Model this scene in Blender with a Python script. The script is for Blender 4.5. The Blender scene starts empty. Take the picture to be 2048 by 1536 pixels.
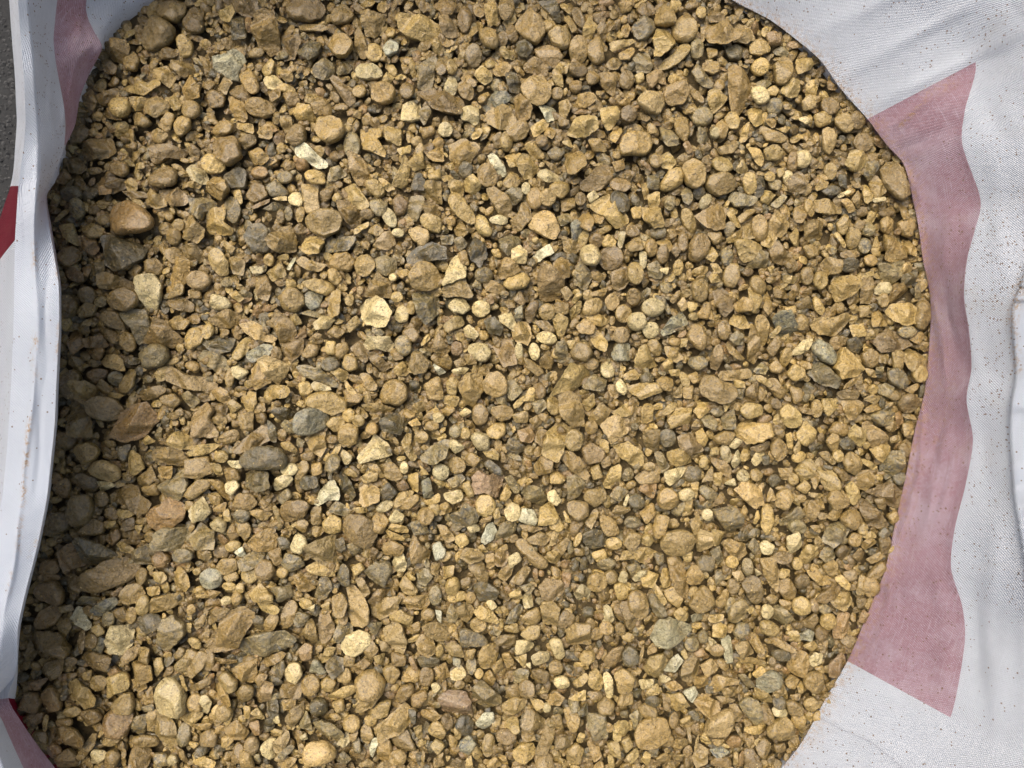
import bpy, math, random, re
import numpy as np
from mathutils import Vector
random.seed(7); rng = np.random.default_rng(11)
S = bpy.context.scene

# ---------------------------------------------------------------- camera
W, H = 0.91, 0.66            # metres across the picture at the gravel surface, camera height above it
cam = bpy.data.cameras.new("camera"); camo = bpy.data.objects.new("camera", cam)
S.collection.objects.link(camo); S.camera = camo
camo.location = (0, 0, H); camo.rotation_euler = (0, 0, 0)
cam.sensor_width = 36.0; cam.lens = 36.0 * H / W; cam.clip_start = 0.01; cam.clip_end = 50
S.render.resolution_x = 1024; S.render.resolution_y = 768
# ---------------------------------------------------------------- overcast daylight
SUN_EL, SUN_AZ = math.radians(60), math.radians(125)   # azimuth of the sun, counter-clockwise from +x (light from the upper left)
world = bpy.data.worlds.new("World"); S.world = world; world.use_nodes = True
wn = world.node_tree; bg = wn.nodes["Background"]
sky = wn.nodes.new("ShaderNodeTexSky"); sky.sky_type = 'NISHITA'; sky.sun_disc = False
sky.sun_elevation = SUN_EL; sky.sun_rotation = math.radians(90) - SUN_AZ
sky.air_density = 1.0; sky.dust_density = 6.0; sky.ozone_density = 1.0
wn.links.new(sky.outputs[0], bg.inputs[0]); bg.inputs[1].default_value = 0.085
sl = bpy.data.lights.new("sun", 'SUN'); so = bpy.data.objects.new("sun", sl); S.collection.objects.link(so)
sl.energy = 1.5; sl.angle = math.radians(52); sl.color = (1.0, 0.965, 0.91)
sd = Vector((math.cos(SUN_EL) * math.cos(SUN_AZ), math.cos(SUN_EL) * math.sin(SUN_AZ), math.sin(SUN_EL)))
so.rotation_euler = sd.to_track_quat('Z', 'Y').to_euler(); so.location = sd * 3
S.view_settings.view_transform = 'Standard'; S.view_settings.look = 'None'
S.view_settings.gamma = 1.0; S.view_settings.exposure = 1.34

# ---------------------------------------------------------------- helpers
def P(px, py, z=0.0):
    """photo pixel (2048 wide) at height z -> metres"""
    k = W / 2048 * (H - z) / H
    return ((px - 1024) * k, -(py - 768) * k, z)
PX = W / 2048
def tag(o, label=None, cat=None, group=None, kind=None):
    if label: o['label'] = label
    if cat: o['category'] = cat
    if group: o['group'] = group
    if kind: o['kind'] = kind
    return o
def mesh_obj(name, V, quads, tris, mat, parent=None, smooth=True, col=None, mats=None, loc=(0, 0, 0)):
    me = bpy.data.meshes.new(name)
    V = np.asarray(V, dtype=np.float32)
    quads = np.asarray(quads, dtype=np.int32).reshape(-1, 4); tris = np.asarray(tris, dtype=np.int32).reshape(-1, 3)
    me.vertices.add(len(V)); me.vertices.foreach_set("co", V.ravel())
    nl = quads.size + tris.size
    me.loops.add(nl); me.loops.foreach_set("vertex_index", np.concatenate([quads.ravel(), tris.ravel()]))
    npoly = len(quads) + len(tris)
    me.polygons.add(npoly)
    st = np.concatenate([np.arange(len(quads)) * 4, len(quads) * 4 + np.arange(len(tris)) * 3]).astype(np.int32)
    me.polygons.foreach_set("loop_start", st)
    me.update(calc_edges=True); me.validate()
    me.polygons.foreach_set("use_smooth", np.full(npoly, smooth))
    if col is not None:
        a = me.attributes.new("col", 'FLOAT_COLOR', 'POINT')
        a.data.foreach_set("color", np.asarray(col, dtype=np.float32).ravel())
    for m in (mats or [mat]): me.materials.append(m)
    o = bpy.data.objects.new(name, me); S.collection.objects.link(o); o.location = loc
    if parent: o.parent = parent
    return o

class N:
    """small node-building helper"""
    def __init__(s, name):
        s.m = bpy.data.materials.new(name); s.m.use_nodes = True; s.t = s.m.node_tree
        s.b = s.t.nodes["Principled BSDF"]
    def new(s, typ, ins=None, **kw):
        n = s.t.nodes.new(typ)
        for k, v in kw.items(): setattr(n, k, v)
        for k, v in (ins or {}).items(): s.put(n.inputs[k], v)
        return n
    def put(s, inp, v):
        if hasattr(v, 'is_output') or isinstance(v, bpy.types.NodeSocket): s.t.links.new(v, inp)
        else: inp.default_value = v
    def math(s, op, a, b=0.0, c=0.0, clamp=False):
        n = s.t.nodes.new("ShaderNodeMath"); n.operation = op; n.use_clamp = clamp
        for i, v in enumerate((a, b, c)): s.put(n.inputs[i], v)
        return n.outputs[0]
    def rng(s, v, a, b, c=0.0, d=1.0):
        n = s.t.nodes.new("ShaderNodeMapRange"); n.clamp = True
        for i, x in enumerate((v, a, b, c, d)): s.put(n.inputs[i], x)
        return n.outputs[0]
    def mix(s, f, a, b, mode='MIX'):
        n = s.t.nodes.new("ShaderNodeMix"); n.data_type = 'RGBA'; n.blend_type = mode; n.clamp_factor = True
        s.put(n.inputs[0], f); s.put(n.inputs[6], a); s.put(n.inputs[7], b)
        return n.outputs[2]
    def noise(s, vec, scale, detail=3.0, rough=0.55, dist=0.0):
        return s.new("ShaderNodeTexNoise", {'Vector': vec, 'Scale': scale, 'Detail': detail, 'Roughness': rough, 'Distortion': dist}).outputs[0]

# ---------------------------------------------------------------- materials
def stone_material():
    n = N("muddy_stone"); pos = n.new("ShaderNodeNewGeometry").outputs['Position']
    at = n.new("ShaderNodeAttribute", attribute_name="col"); base = at.outputs['Color']; patch = at.outputs['Alpha']
    mud = n.rng(n.noise(pos, 95, 3, .6), .42, .62, 0, .32)
    c = n.mix(mud, base, (0.225, 0.152, 0.052, 1))
    pm = n.math('MULTIPLY', n.rng(n.noise(pos, 210, 6, .78), .485, .60), patch)
    c = n.mix(pm, c, (0.055, 0.057, 0.047, 1))
    grain = n.noise(pos, 900, 4, .75)
    c = n.mix(1.0, c, n.new("ShaderNodeCombineColor", {0: n.rng(grain, .28, .72, .55, 1.45), 1: n.rng(grain, .28, .72, .55, 1.45), 2: n.rng(grain, .28, .72, .50, 1.50)}).outputs[0], 'MULTIPLY')
    pits = n.rng(n.noise(pos, 480, 3, .6), .34, .43, .7, 0)
    c = n.mix(pits, c, (0.045, 0.032, 0.014, 1))
    fleck = n.rng(n.noise(pos, 1300, 1, .5), .70, .76, 0, .55)
    c = n.mix(fleck, c, (0.6, 0.46, 0.22, 1))
    n.put(n.b.inputs['Base Color'], c)
    n.put(n.b.inputs['Roughness'], n.rng(n.noise(pos, 210, 3), .36, .64, .16, .52))
    n.put(n.b.inputs['Specular IOR Level'], 0.6)
    n.put(n.b.inputs['Coat Weight'], 0.22); n.put(n.b.inputs['Coat Roughness'], 0.28)
    b1 = n.new("ShaderNodeBump", {'Strength': 1.0, 'Distance': 0.002, 'Height': n.noise(pos, 230, 6, .68)})
    vo = n.new("ShaderNodeTexVoronoi", {'Vector': n.new("ShaderNodeVectorMath", {0: pos, 1: n.new("ShaderNodeVectorMath", {0: n.new("ShaderNodeTexNoise", {'Vector': pos, 'Scale': 130.0, 'Detail': 2.0}).outputs['Color'], 1: (.012, .012, .012)}, operation='MULTIPLY').outputs[0]}, operation='ADD').outputs[0], 'Scale': 125.0})
    b1 = n.new("ShaderNodeBump", {'Strength': 0.6, 'Distance': 0.0035, 'Height': vo.outputs['Distance'], 'Normal': b1.outputs[0]})
    b2 = n.new("ShaderNodeBump", {'Strength': 0.8, 'Distance': 0.0005, 'Height': n.noise(pos, 1300, 3, .6), 'Normal': b1.outputs[0]})
    n.put(n.b.inputs['Normal'], b2.outputs[0])
    return n.m
def fabric_material(name, base, weave_col, speck=0.5, dirt=0.3, weave=1.0):
    n = N(name); pos = n.new("ShaderNodeNewGeometry").outputs['Position']
    uv = n.new("ShaderNodeUVMap", uv_map="uv").outputs[0]
    sp = n.new("ShaderNodeSeparateXYZ", {0: uv})
    PIT = 2 * math.pi / 0.0021
    wu = n.math('SINE', n.math('MULTIPLY', sp.outputs[0], PIT)); wv = n.math('SINE', n.math('MULTIPLY', sp.outputs[1], PIT))
    wv2 = n.math('MULTIPLY', wu, wv)
    irregular = n.noise(pos, 420, 3, .7)
    soft = n.noise(pos, 14, 4, .6)
    c = n.mix(n.rng(soft, .3, .7), base, tuple(b * .90 for b in base[:3]) + (1,))
    wf = n.math('MULTIPLY', n.rng(wv2, .1, .9), n.rng(irregular, .42, .6, 0, weave))
    c = n.mix(wf, c, weave_col)
    c = n.mix(n.rng(n.noise(pos, 26, 4, .65), .45, .66, 0, .38 * weave), c, weave_col)
    # long slack threads
    thr = n.noise(n.new("ShaderNodeMapping", {0: uv, 'Scale': (900, 26, 1)}).outputs[0], 1, 2, .5)
    c = n.mix(n.rng(thr, .58, .72, 0, .35 * weave), c, weave_col)
    # dried clay: fine specks thrown on the cloth, a few smears
    dens = n.rng(n.noise(pos, 8, 4, .7), .44, .66, .04, 1)
    dens = n.math('MULTIPLY', dens, n.rng(n.new('ShaderNodeSeparateXYZ', {0: pos}).outputs[1], -.22, .08, .30, 1.0))
    for sc, lo, hi in ((230, .13, .21), (400, .18, .28), (115, .05, .085), (60, .028, .045)):
        v = n.new("ShaderNodeTexVoronoi", {'Vector': pos, 'Scale': sc, 'Randomness': 1.0})
        keep = n.math('LESS_THAN', n.new("ShaderNodeSeparateColor", {0: v.outputs['Color']}).outputs[0], n.math('MULTIPLY', dens, speck))
        f = n.math('MULTIPLY', n.rng(v.outputs['Distance'], lo, hi, .85, 0), keep)
        c = n.mix(f, c, (0.17, 0.095, 0.04, 1))
    smear = n.math('MULTIPLY', n.rng(n.noise(pos, 30, 5, .7, .6), .52, .74), dens)
    c = n.mix(n.math('MULTIPLY', smear, dirt), c, (0.40, 0.33, 0.22, 1))
    at = n.new("ShaderNodeAttribute", attribute_name="stain"); sn = n.noise(pos, 300, 4, .75)
    c = n.mix(n.math('MULTIPLY', n.rng(sn, .46, .62), at.outputs['Fac']), c, (0.42, 0.25, 0.10, 1))
    n.put(n.b.inputs['Base Color'], c); n.put(n.b.inputs['Roughness'], 0.48); n.put(n.b.inputs['Specular IOR Level'], 0.35)
    fold = n.noise(n.new("ShaderNodeMapping", {0: uv, 'Scale': (16, 42, 1)}).outputs[0], 1, 5, .62, .8)
    ridge = n.math('ABSOLUTE', n.math('SUBTRACT', fold, .5))
    b0 = n.new("ShaderNodeBump", {'Strength': 0.40, 'Distance': 0.006, 'Height': n.math('MULTIPLY', ridge, -1.0)})
    b1 = n.new("ShaderNodeBump", {'Strength': 0.7, 'Distance': 0.0006, 'Height': n.math('ADD', wv2, n.math('MULTIPLY', irregular, 2.2)), 'Normal': b0.outputs[0]})
    n.put(n.b.inputs['Normal'], b1.outputs[0])
    tl = n.new("ShaderNodeBsdfTranslucent", {'Color': c, 'Normal': b1.outputs[0]}); mx = n.new("ShaderNodeMixShader", {0: .42})
    n.t.links.new(n.b.outputs[0], mx.inputs[1]); n.t.links.new(tl.outputs[0], mx.inputs[2])
    n.t.links.new(mx.outputs[0], n.t.nodes["Material Output"].inputs[0])
    return n.m
def simple(name, colr, rough=.7, var=.25, scale=60, bump=0.0):
    n = N(name); pos = n.new("ShaderNodeNewGeometry").outputs['Position']; f = n.noise(pos, scale, 5, .65)
    c = n.mix(n.rng(f, .3, .7), tuple(x * (1 - var) for x in colr) + (1,), tuple(x * (1 + var) for x in colr) + (1,))
    n.put(n.b.inputs['Base Color'], c); n.put(n.b.inputs['Roughness'], rough)
    if bump: n.put(n.b.inputs['Normal'], n.new("ShaderNodeBump", {'Strength': .8, 'Distance': bump, 'Height': n.noise(pos, scale * 2, 4, .6)}).outputs[0])
    return n.m
M_STONE = stone_material()
WHITE = (0.53, 0.55, 0.58, 1)
M_WHITE = fabric_material("woven_white_plastic", WHITE, (0.62, 0.64, 0.67, 1), .75, .35, .7)
M_PINK = fabric_material("woven_pink_stripe", (0.35, 0.205, 0.23, 1), (0.58, 0.49, 0.54, 1), .6, .45, .95)
M_HEM = fabric_material("white_hem", (0.585, 0.62, 0.67, 1), (0.64, 0.67, 0.715, 1), .16, .06, .5)
M_RED = fabric_material("woven_red_stripe", (0.135, 0.006, 0.016, 1), (0.2, 0.03, 0.045, 1), .05, .1, .3)
M_THREAD = simple("grey_thread", (0.30, 0.30, 0.33), .8)
M_GROUND = simple("dark_asphalt", (0.010, 0.0097, 0.009), .9, .5, 40, .004)
M_CHIP = simple("asphalt_chip", (0.026, 0.025, 0.023), .8, .5, 90)
M_BED = simple("wet_clay_fines", (0.10, 0.068, 0.024), .8, .4, 200, .002)
M_GRIT = simple("sand_grain", (0.45, 0.33, 0.14), .5, .35, 900)
# ---------------------------------------------------------------- the woven bag
# control rows round the mouth: (gravel edge, stripe start, stripe end, hem line, rim, outside) in photo pixels + heights
def rightrow(e, s, r, st):      # gravel edge, stripe outer edge, rim
    c = (1000, 760); d = np.array(e, float) - c; d /= np.linalg.norm(d)
    tuck = np.array(e) - d * 22
    h = (np.array(s) * .45 + np.array(r) * .55)
    o = np.array(r) + d * 60
    return dict(t=tuck, e=e, s1=e, s2=s, h=h, r=r, o=o, z=(-.036, -.004, -.004, .035, .075, .11, -.12), st=st, n=0, red=0)
RR = [((1380,-60),(1480,-150),(1600,-300),0),((1465,0),(1600,-110),(1750,-250),0),((1540,40),(1700,-70),(1900,-200),0),((1600,85),(1780,-30),(2000,-150),0),
 ((1642,122),(1840,10),(2080,-100),0),((1682,178),(1890,55),(2130,-30),0),((1735,238),(1951,124),(2180,60),1),((1772,288),(1930,220),(2180,180),1),
 ((1808,330),(1925,290),(2180,270),1),((1826,400),(1961,398),(2180,390),1),((1838,460),(1950,460),(2180,460),1),((1846,520),(1935,515),(2180,520),1),
 ((1860,590),(1928,590),(2170,590),1),((1861,650),(1938,660),(2160,660),1),((1856,720),(1943,735),(2160,735),1),((1848,790),(1933,800),(2160,800),1),
 ((1830,860),(1946,880),(2160,880),1),((1812,950),(1931,970),(2160,980),1),((1792,1040),(1910,1055),(2165,1075),1),((1770,1140),(1902,1135),(2170,1170),1),
 ((1746,1200),(1925,1215),(2180,1270),1),((1722,1260),(1929,1290),(2190,1390),1),((1695,1322),(1901,1435),(2180,1560),1),((1650,1400),(1850,1500),(2060,1640),0),
 ((1600,1490),(1780,1600),(1950,1760),0),((1540,1560),(1680,1680),(1800,1850),0),((1450,1640),(1540,1770),(1620,1930),0),((1300,1700),(1340,1840),(1380,1980),0),
 ((1000,1730),(1000,1860),(1000,2000),0),((700,1725),(680,1850),(660,1990),0),((400,1705),(360,1810),(300,1930),0)]
rows = [rightrow(*r) for r in RR]
for k in range(7): rows[k]['z'] = (-.036, -.004, -.004, .020 + .002 * k, .038 + .005 * k, .055 + .008 * k, -.12)
# left side from the bottom up: e, s1, s2, h, r, o, inner fold height, stripe flag, red flag
LL = [((250,1660),(250,1660),(200,1720),(140,1760),(60,1800),(0,1850),.0,1,0),
 ((150,1590),(150,1590),(80,1600),(40,1640),(-60,1700),(-120,1720),.0,1,1),((110,1536),(110,1536),(50,1542),(20,1580),(-80,1600),(-150,1600),.0,1,1),
 ((75,1490),(75,1490),(26,1490),(5,1530),(-80,1540),(-150,1540),.003,1,1),((42,1442),(42,1442),(5,1442),(-12,1480),(-75,1490),(-150,1480),.012,1,1),
 ((17,1396),(17,1396),(-12,1400),(-20,1430),(-70,1440),(-150,1430),.03,1,1),((31,1345),(31,1345),(31,1345),(-8,1345),(-60,1350),(-150,1370),.055,0,0),
 ((36,1255),(36,1255),(36,1255),(5,1250),(-45,1250),(-140,1280),.080,0,0),((52,1180),(52,1180),(52,1180),(17,1175),(-32,1170),(-130,1200),.083,0,0),
 ((75,1090),(75,1090),(75,1090),(32,1090),(-15,1080),(-120,1110),.083,0,0),((93,1000),(93,1000),(93,1000),(45,1000),(2,1010),(-105,1040),.083,0,0),
 ((101,930),(101,930),(101,930),(53,935),(9,950),(-95,980),.083,0,0),((109,850),(109,850),(109,850),(61,860),(16,870),(-88,910),.083,0,0),
 ((113,760),(113,760),(113,760),(69,780),(21,790),(-80,850),.083,0,0),((118,650),(118,650),(118,650),(73,670),(26,680),(-72,780),.083,0,0),
 ((117,570),(117,570),(117,570),(71,590),(28,600),(-60,720),.083,0,0),((108,510),(108,510),(108,510),(70,520),(29,530),(-45,670),.079,0,0),
 ((98,450),(98,450),(98,450),(70,465),(30,480),(-32,625),.070,0,1),((91,387),(91,387),(91,387),(73,410),(33,428),(7,455),.045,0,1),
 ((110,345),(110,345),(110,345),(80,355),(37,372),(38,388),.02,0,1),((127,300),(127,300),(127,300),(82,322),(41,338),(47,352),.008,1,0),
 ((150,250),(150,250),(131,252),(80,285),(47,296),(47,310),.0,1,0),((160,195),(160,195),(127,207),(77,235),(51,246),(50,260),.0,1,0),
 ((180,145),(180,145),(118,160),(73,190),(50,206),(48,220),.0,1,0),((205,95),(204,96),(111,120),(70,140),(48,156),(46,170),.0,1,0),
 ((225,62),(190,66),(107,80),(66,95),(44,108),(42,118),.0,1,0),((250,36),(176,36),(110,42),(62,50),(40,58),(38,64),.0,1,0),
 ((300,0),(173,0),(115,-2),(58,-2),(36,-2),(34,0),.0,1,0),((360,-50),(200,-90),(130,-95),(60,-90),(30,-100),(28,-110),.0,1,0)]
for e, s1, s2, h, r, o, zf, st, red in LL:
    d = np.array([1.0, 0.15]) if e[1] > 300 else np.array([.75, .65])
    k = 8 if zf > .03 else 40
    zr = .085
    rows.append(dict(t=np.array(e) + d * k, e=e, s1=s1, s2=s2, h=h, r=r, o=o,
        z=(-.06, zf - .004, zf if zf > .02 else zf + (.02 if s1 != e else 0) , max(zf, .042) if zf < .03 else zf, .088 if zf > .02 else .078, zr, -.17), st=st, n=1, red=red))
for e, s, r in (((520,-90),(480,-190),(420,-300)),((760,-110),(750,-230),(740,-360)),((1060,-110),(1080,-230),(1100,-370))):
    rows.append(rightrow(e, s, r, 0))
NR = len(rows); SUBR = 9
keys = ('t', 'e', 's1', 's2', 'h', 'r'); SUBC = (5, 10, 28, 14, 18)
def catmull(A, sub):     # closed, along axis 0
    n = len(A); out = []
    for i in range(n):
        p0, p1, p2, p3 = A[(i-1) % n], A[i], A[(i+1) % n], A[(i+2) % n]
        for k in range(sub):
            t = k / sub; m1 = (p2 - p0) * .42; m2 = (p3 - p1) * .42
            out.append((2*t**3-3*t**2+1)*p1 + (t**3-2*t**2+t)*m1 + (-2*t**3+3*t**2)*p2 + (t**3-t**2)*m2)
    return np.array(out)
ctrl = np.array([[(*r[k], r['z'][i]) for i, k in enumerate(keys)] for r in rows], float)    # NR x 6 x 3
outc = np.array([(*r['o'], r['z'][6]) for r in rows], float)
C = catmull(ctrl, SUBR); OC = catmull(outc, SUBR)
cols = []; colseg = []
for s, nsub in enumerate(SUBC):
    for k in range(nsub):
        t = k / nsub; cols.append(C[:, s] * (1 - t) + C[:, s+1] * t); colseg.append(s)
cols.append(C[:, 5])
G = np.stack(cols, 1)                       # rows x columns x (px,py,z)
nr, nc = G.shape[:2]; colseg = np.array(colseg)
edge_i, hem_i = SUBC[0], sum(SUBC[:4])
Z = G[:, :, 2].copy()
for _ in range(10):
    Zs = Z.copy(); Zs[:, 1:-1] = .25 * Z[:, :-2] + .5 * Z[:, 1:-1] + .25 * Z[:, 2:]; Zs[:, :edge_i - 1] = Z[:, :edge_i - 1]
    Z = .5 * Zs + .25 * np.roll(Zs, 1, 0) + .25 * np.roll(Zs, -1, 0)
# folds of the cloth: x0,y0,x1,y1,half width,height (photo pixels, metres)
FOLDS = [(1640,60,1900,-60,16,.004),(1690,150,1990,-20,14,.0045),(1735,215,2060,55,12,.0055),(1770,262,1885,182,7,.004),(1800,300,1980,225,12,-.003),(1880,215,2060,130,18,.004),
 (1760,250,1838,395,6,.003),(1838,350,1842,560,6,.0025),(1862,540,1892,760,9,.003),(1885,545,1915,720,8,-.0022),(1902,420,1880,560,18,.003),
 (1935,160,2040,320,24,-.003),(1985,330,2010,560,20,.003),(1830,800,2060,802,3,-.0012),(1842,800,1845,900,5,.0035),(1846,900,1822,1010,6,.0035),(1822,1010,1790,1110,6,.003),
 (1896,860,1838,1100,12,.003),(1880,840,1868,960,8,-.0025),(1915,900,1862,1080,8,.0022),(1785,1150,1772,1235,9,.006),(1772,1235,1728,1350,9,.006),(1800,1165,1792,1250,7,-.003),(1764,1320,1800,1200,8,.003),
 (1868,1130,1900,1270,18,.0035),(1900,1270,1880,1420,16,.003),(1862,1290,1850,1370,14,-.003),(1990,1060,1975,1400,18,.004),(1950,1180,1960,1420,14,-.003),(2020,1200,1985,1500,14,.003),
 (1690,1345,1880,1450,16,.003),(1640,1430,1850,1540,7,.004),(1655,1400,1760,1445,8,-.002),(1940,640,1965,790,14,.002),(1960,820,1985,1000,20,-.0025),
 (160,40,150,110,9,.003),(165,100,118,260,7,.003),(196,80,160,160,8,-.0035),(145,130,140,260,6,.003),(86,40,100,200,8,-.002),(95,130,110,300,8,.0025),(230,0,215,50,8,.003),(255,0,240,40,6,-.003),
 (70,300,72,700,5,.004),(72,700,45,1000,5,.0035),(45,1000,10,1230,5,.003),(95,520,90,760,7,-.003),(50,320,46,560,6,-.002),(88,760,70,1000,7,-.0025)]
gx, gy = G[:, :, 0], G[:, :, 1]
for x0, y0, x1, y1, w, a in FOLDS:
    dx, dy = x1 - x0, y1 - y0; L2 = dx*dx + dy*dy
    t = ((gx - x0) * dx + (gy - y0) * dy) / L2; tc = np.clip(t, 0, 1)
    wob = 1 + .25 * np.sin(tc * 9 + x0)
    d = np.hypot(gx - x0 - tc * dx + 3 * np.sin(tc * 7 + y0), gy - y0 - tc * dy)
    Z += .6 * a * np.exp(-(d / (w * wob)) ** 2) * np.sin(np.pi * np.clip(tc * .9 + .05, 0, 1)) ** .5
for k in range(26):         # soft random rumples
    ax, ay = rng.uniform(-.03, .03, 2); ph = rng.uniform(0, 6.28)
    Z += .00045 * np.sin(gx * ax + gy * ay + ph)
G[:, :, 2] = Z
kk = PX * (H - Z) / H
VG = np.stack([(gx - 1024) * kk, -(gy - 768) * kk, Z], -1)
du = np.roll(VG, -1, 0) - np.roll(VG, 1, 0); dv = np.empty_like(VG); dv[:, 1:-1] = VG[:, 2:] - VG[:, :-2]; dv[:, 0] = VG[:, 1] - VG[:, 0]; dv[:, -1] = VG[:, -1] - VG[:, -2]
NG = np.cross(dv, du); NG /= np.linalg.norm(NG, axis=-1, keepdims=True) + 1e-12
if NG[:, hem_i // 2 + 5, 2].mean() < 0: NG *= -1
UL = np.linalg.norm(np.diff(VG, axis=1, prepend=VG[:, :1]), axis=-1).cumsum(1)
mid = nc * 2 // 3
VL = np.linalg.norm(np.diff(VG[:, mid], axis=0, prepend=VG[:1, mid]), axis=-1).cumsum()
def stain_at(px, py):
    s = np.zeros_like(px)
    for x0, y0, x1, y1, w, a in ((69,488,70,545,5,.9),(70,668,72,695,5,1.),(60,840,52,900,5,.9),(54,900,45,1010,5,1.),(42,1040,36,1110,5,.8),(22,1150,18,1185,5,.6),(110,500,116,560,3,.8),(117,650,117,700,3,.7),(113,690,112,720,3,.6),(84,1060,60,1110,4,.5),
        (2044,560,2024,640,9,1.),(2024,640,2036,740,8,.8),(1797,256,1850,200,4,1.),(1752,238,1762,300,6,.5),(1850,190,1905,165,12,.4),(1905,760,1872,900,12,.25),(1880,620,1895,720,10,.3),(60,700,75,760,4,.4)):
        dx, dy = x1 - x0, y1 - y0; t = np.clip(((px-x0)*dx + (py-y0)*dy) / (dx*dx+dy*dy), 0, 1)
        s = np.maximum(s, a * np.exp(-(np.hypot(px-x0-t*dx, py-y0-t*dy) / w) ** 2))
    return s
EDGED = .75 * np.exp(-(np.hypot(gx - C[:, 1, 0][:, None], gy - C[:, 1, 1][:, None]) / 20) ** 1.2) * (gx > 1200)
_a, _b, _c = VG[:-1, :-1], VG[:-1, 1:], VG[1:, 1:]
FLIP = np.cross(_b - _a, _c - _a)[..., 2].mean() < 0
bag = bpy.data.objects.new("woven_bag", None); S.collection.objects.link(bag); bag.location = (0, 0, -.75)
tag(bag, "open white woven plastic bag with pink inner stripes, folded down round the gravel", "bulk bag")
def bag_part(name, mask, mat, label=None):
    """mask: nr x (nc-1) faces taken from the shared grid"""
    fi, fj = np.nonzero(mask); ni = (fi + 1) % nr
    q = np.stack([fi * nc + fj, fi * nc + fj + 1, ni * nc + fj + 1, ni * nc + fj], 1)
    used, inv = np.unique(q, return_inverse=True); q = inv.reshape(-1, 4)
    V = VG.reshape(-1, 3)[used] - np.array([0, 0, -.75])
    # face up
    a, b, c = V[q[:, 0]], V[q[:, 1]], V[q[:, 2]]
    if FLIP: q = q[:, ::-1]
    o = mesh_obj(name, V, q, [], mat, bag)
    me = o.data
    uvl = me.uv_layers.new(name="uv"); vi = np.empty(len(me.loops), np.int32); me.loops.foreach_get("vertex_index", vi)
    ui = used[vi]; uvs = np.stack([UL.ravel()[ui], VL[ui // nc]], 1).astype(np.float32); uvl.data.foreach_set("uv", uvs.ravel())
    st = me.attributes.new("stain", 'FLOAT', 'POINT'); st.data.foreach_set("value", np.maximum(stain_at(gx.ravel()[used], gy.ravel()[used]), EDGED.ravel()[used]).astype(np.float32))
    me.normals_split_custom_set_from_vertices([tuple(v) for v in NG.reshape(-1, 3)[used]])
    if label: o['label'] = label
    return o
ri = np.arange(nr) // SUBR
stf = np.array([rows[i]['st'] and rows[(i+1) % NR]['st'] for i in ri]).astype(bool); left = np.array([rows[i]['n'] for i in ri]) == 1
redf = np.array([rows[i]['red'] and rows[(i+1) % NR]['red'] for i in ri]).astype(bool)
seg = colseg[None, :].repeat(nr, 0); STF = stf[:, None]; LEFT = left[:, None]
wid = np.hypot(*(C[:, 3, :2] - C[:, 2, :2]).T) > 1.5
smask = (seg == 2) & STF & wid[:, None]
tuckred = (seg <= 0) & LEFT & (redf & (np.array([rows[i]['e'][1] for i in ri]) > 1300))[:, None]  # tucked foot of the lower-left stripe, its shade painted in as dark red
tuckpink = (seg <= 1) & ~LEFT & STF
hemmask = (seg == 4) & LEFT
hem2 = (seg >= 1) & (seg <= 3) & LEFT & ((C[:, 1, 1] > 385) & (C[:, 1, 1] < 1400))[:, None]
rest = ~(smask | tuckred | tuckpink | hemmask | hem2)
bag_part("inner_wall", rest, M_WHITE, "white woven inner wall speckled with clay")
bag_part("stripe", (smask | tuckpink) & ~LEFT, M_PINK, "wavy pink stripe inside the right wall")
half = (np.arange(nr)[:, None] < (NR - 12) * SUBR)
bag_part("stripe", smask & LEFT & ~half, M_PINK, "pink stripe inside the wall at upper left")
bag_part("stripe", smask & LEFT & half, M_PINK, "pink stripe at the lower left corner")
if tuckred.any(): bag_part("stripe", tuckred, M_RED, "shaded foot of the pink stripe, painted dark red, peeping between cloth and stones")
bag_part("hem", hemmask | hem2, M_HEM, "white folded hem with orange clay marks along the left")
# outside of the bag, from the rim down to the ground
def skirt():
    R = VG[:, -1]; ko = PX * (H - OC[:, 2]) / H
    O = np.stack([(OC[:, 0] - 1024) * ko, -(OC[:, 1] - 768) * ko, OC[:, 2]], -1)
    B = O * np.array([.93, .93, 1]); B[:, 2] = -.749
    ts = []
    for t in np.linspace(0, 1, 15): 
        p = R * (1 - t) + O * t; p[:, 2] = R[:, 2] * (1 - t) + O[:, 2] * t + .012 * math.sin(t * math.pi); ts.append(p)
    for t in np.linspace(.12, 1, 8): ts.append(O * (1 - t) + B * t)
    V = np.stack(ts, 1); n2 = V.shape[1]
    V[:, :, 2] += .75
    for name, mk, mat, lab in (("outer_wall", ~(redf & left & (np.array([rows[i]['e'][1] for i in ri]) < 700)), M_WHITE, "outside of the bag, plain white weave"), ("stripe", redf & left & (np.array([rows[i]['e'][1] for i in ri]) < 700), M_RED, "bright red stripe on the outside at the left")):
        fi, fj = np.nonzero(np.repeat(mk[:, None], n2 - 1, 1)); ni = (fi + 1) % nr
        q = np.stack([fi * n2 + fj, ni * n2 + fj, ni * n2 + fj + 1, fi * n2 + fj + 1], 1)
        used, inv = np.unique(q, return_inverse=True); q = inv.reshape(-1, 4)
        o = mesh_obj(name, V.reshape(-1, 3)[used], q, [], mat, bag); o['label'] = lab
        uvl = o.data.uv_layers.new(name="uv"); vi = np.empty(len(o.data.loops), np.int32); o.data.loops.foreach_get("vertex_index", vi)
        ui = used[vi]; uvl.data.foreach_set("uv", np.stack([(ui % n2) * .01, VL[ui // n2]], 1).astype(np.float32).ravel())
skirt()
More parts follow.
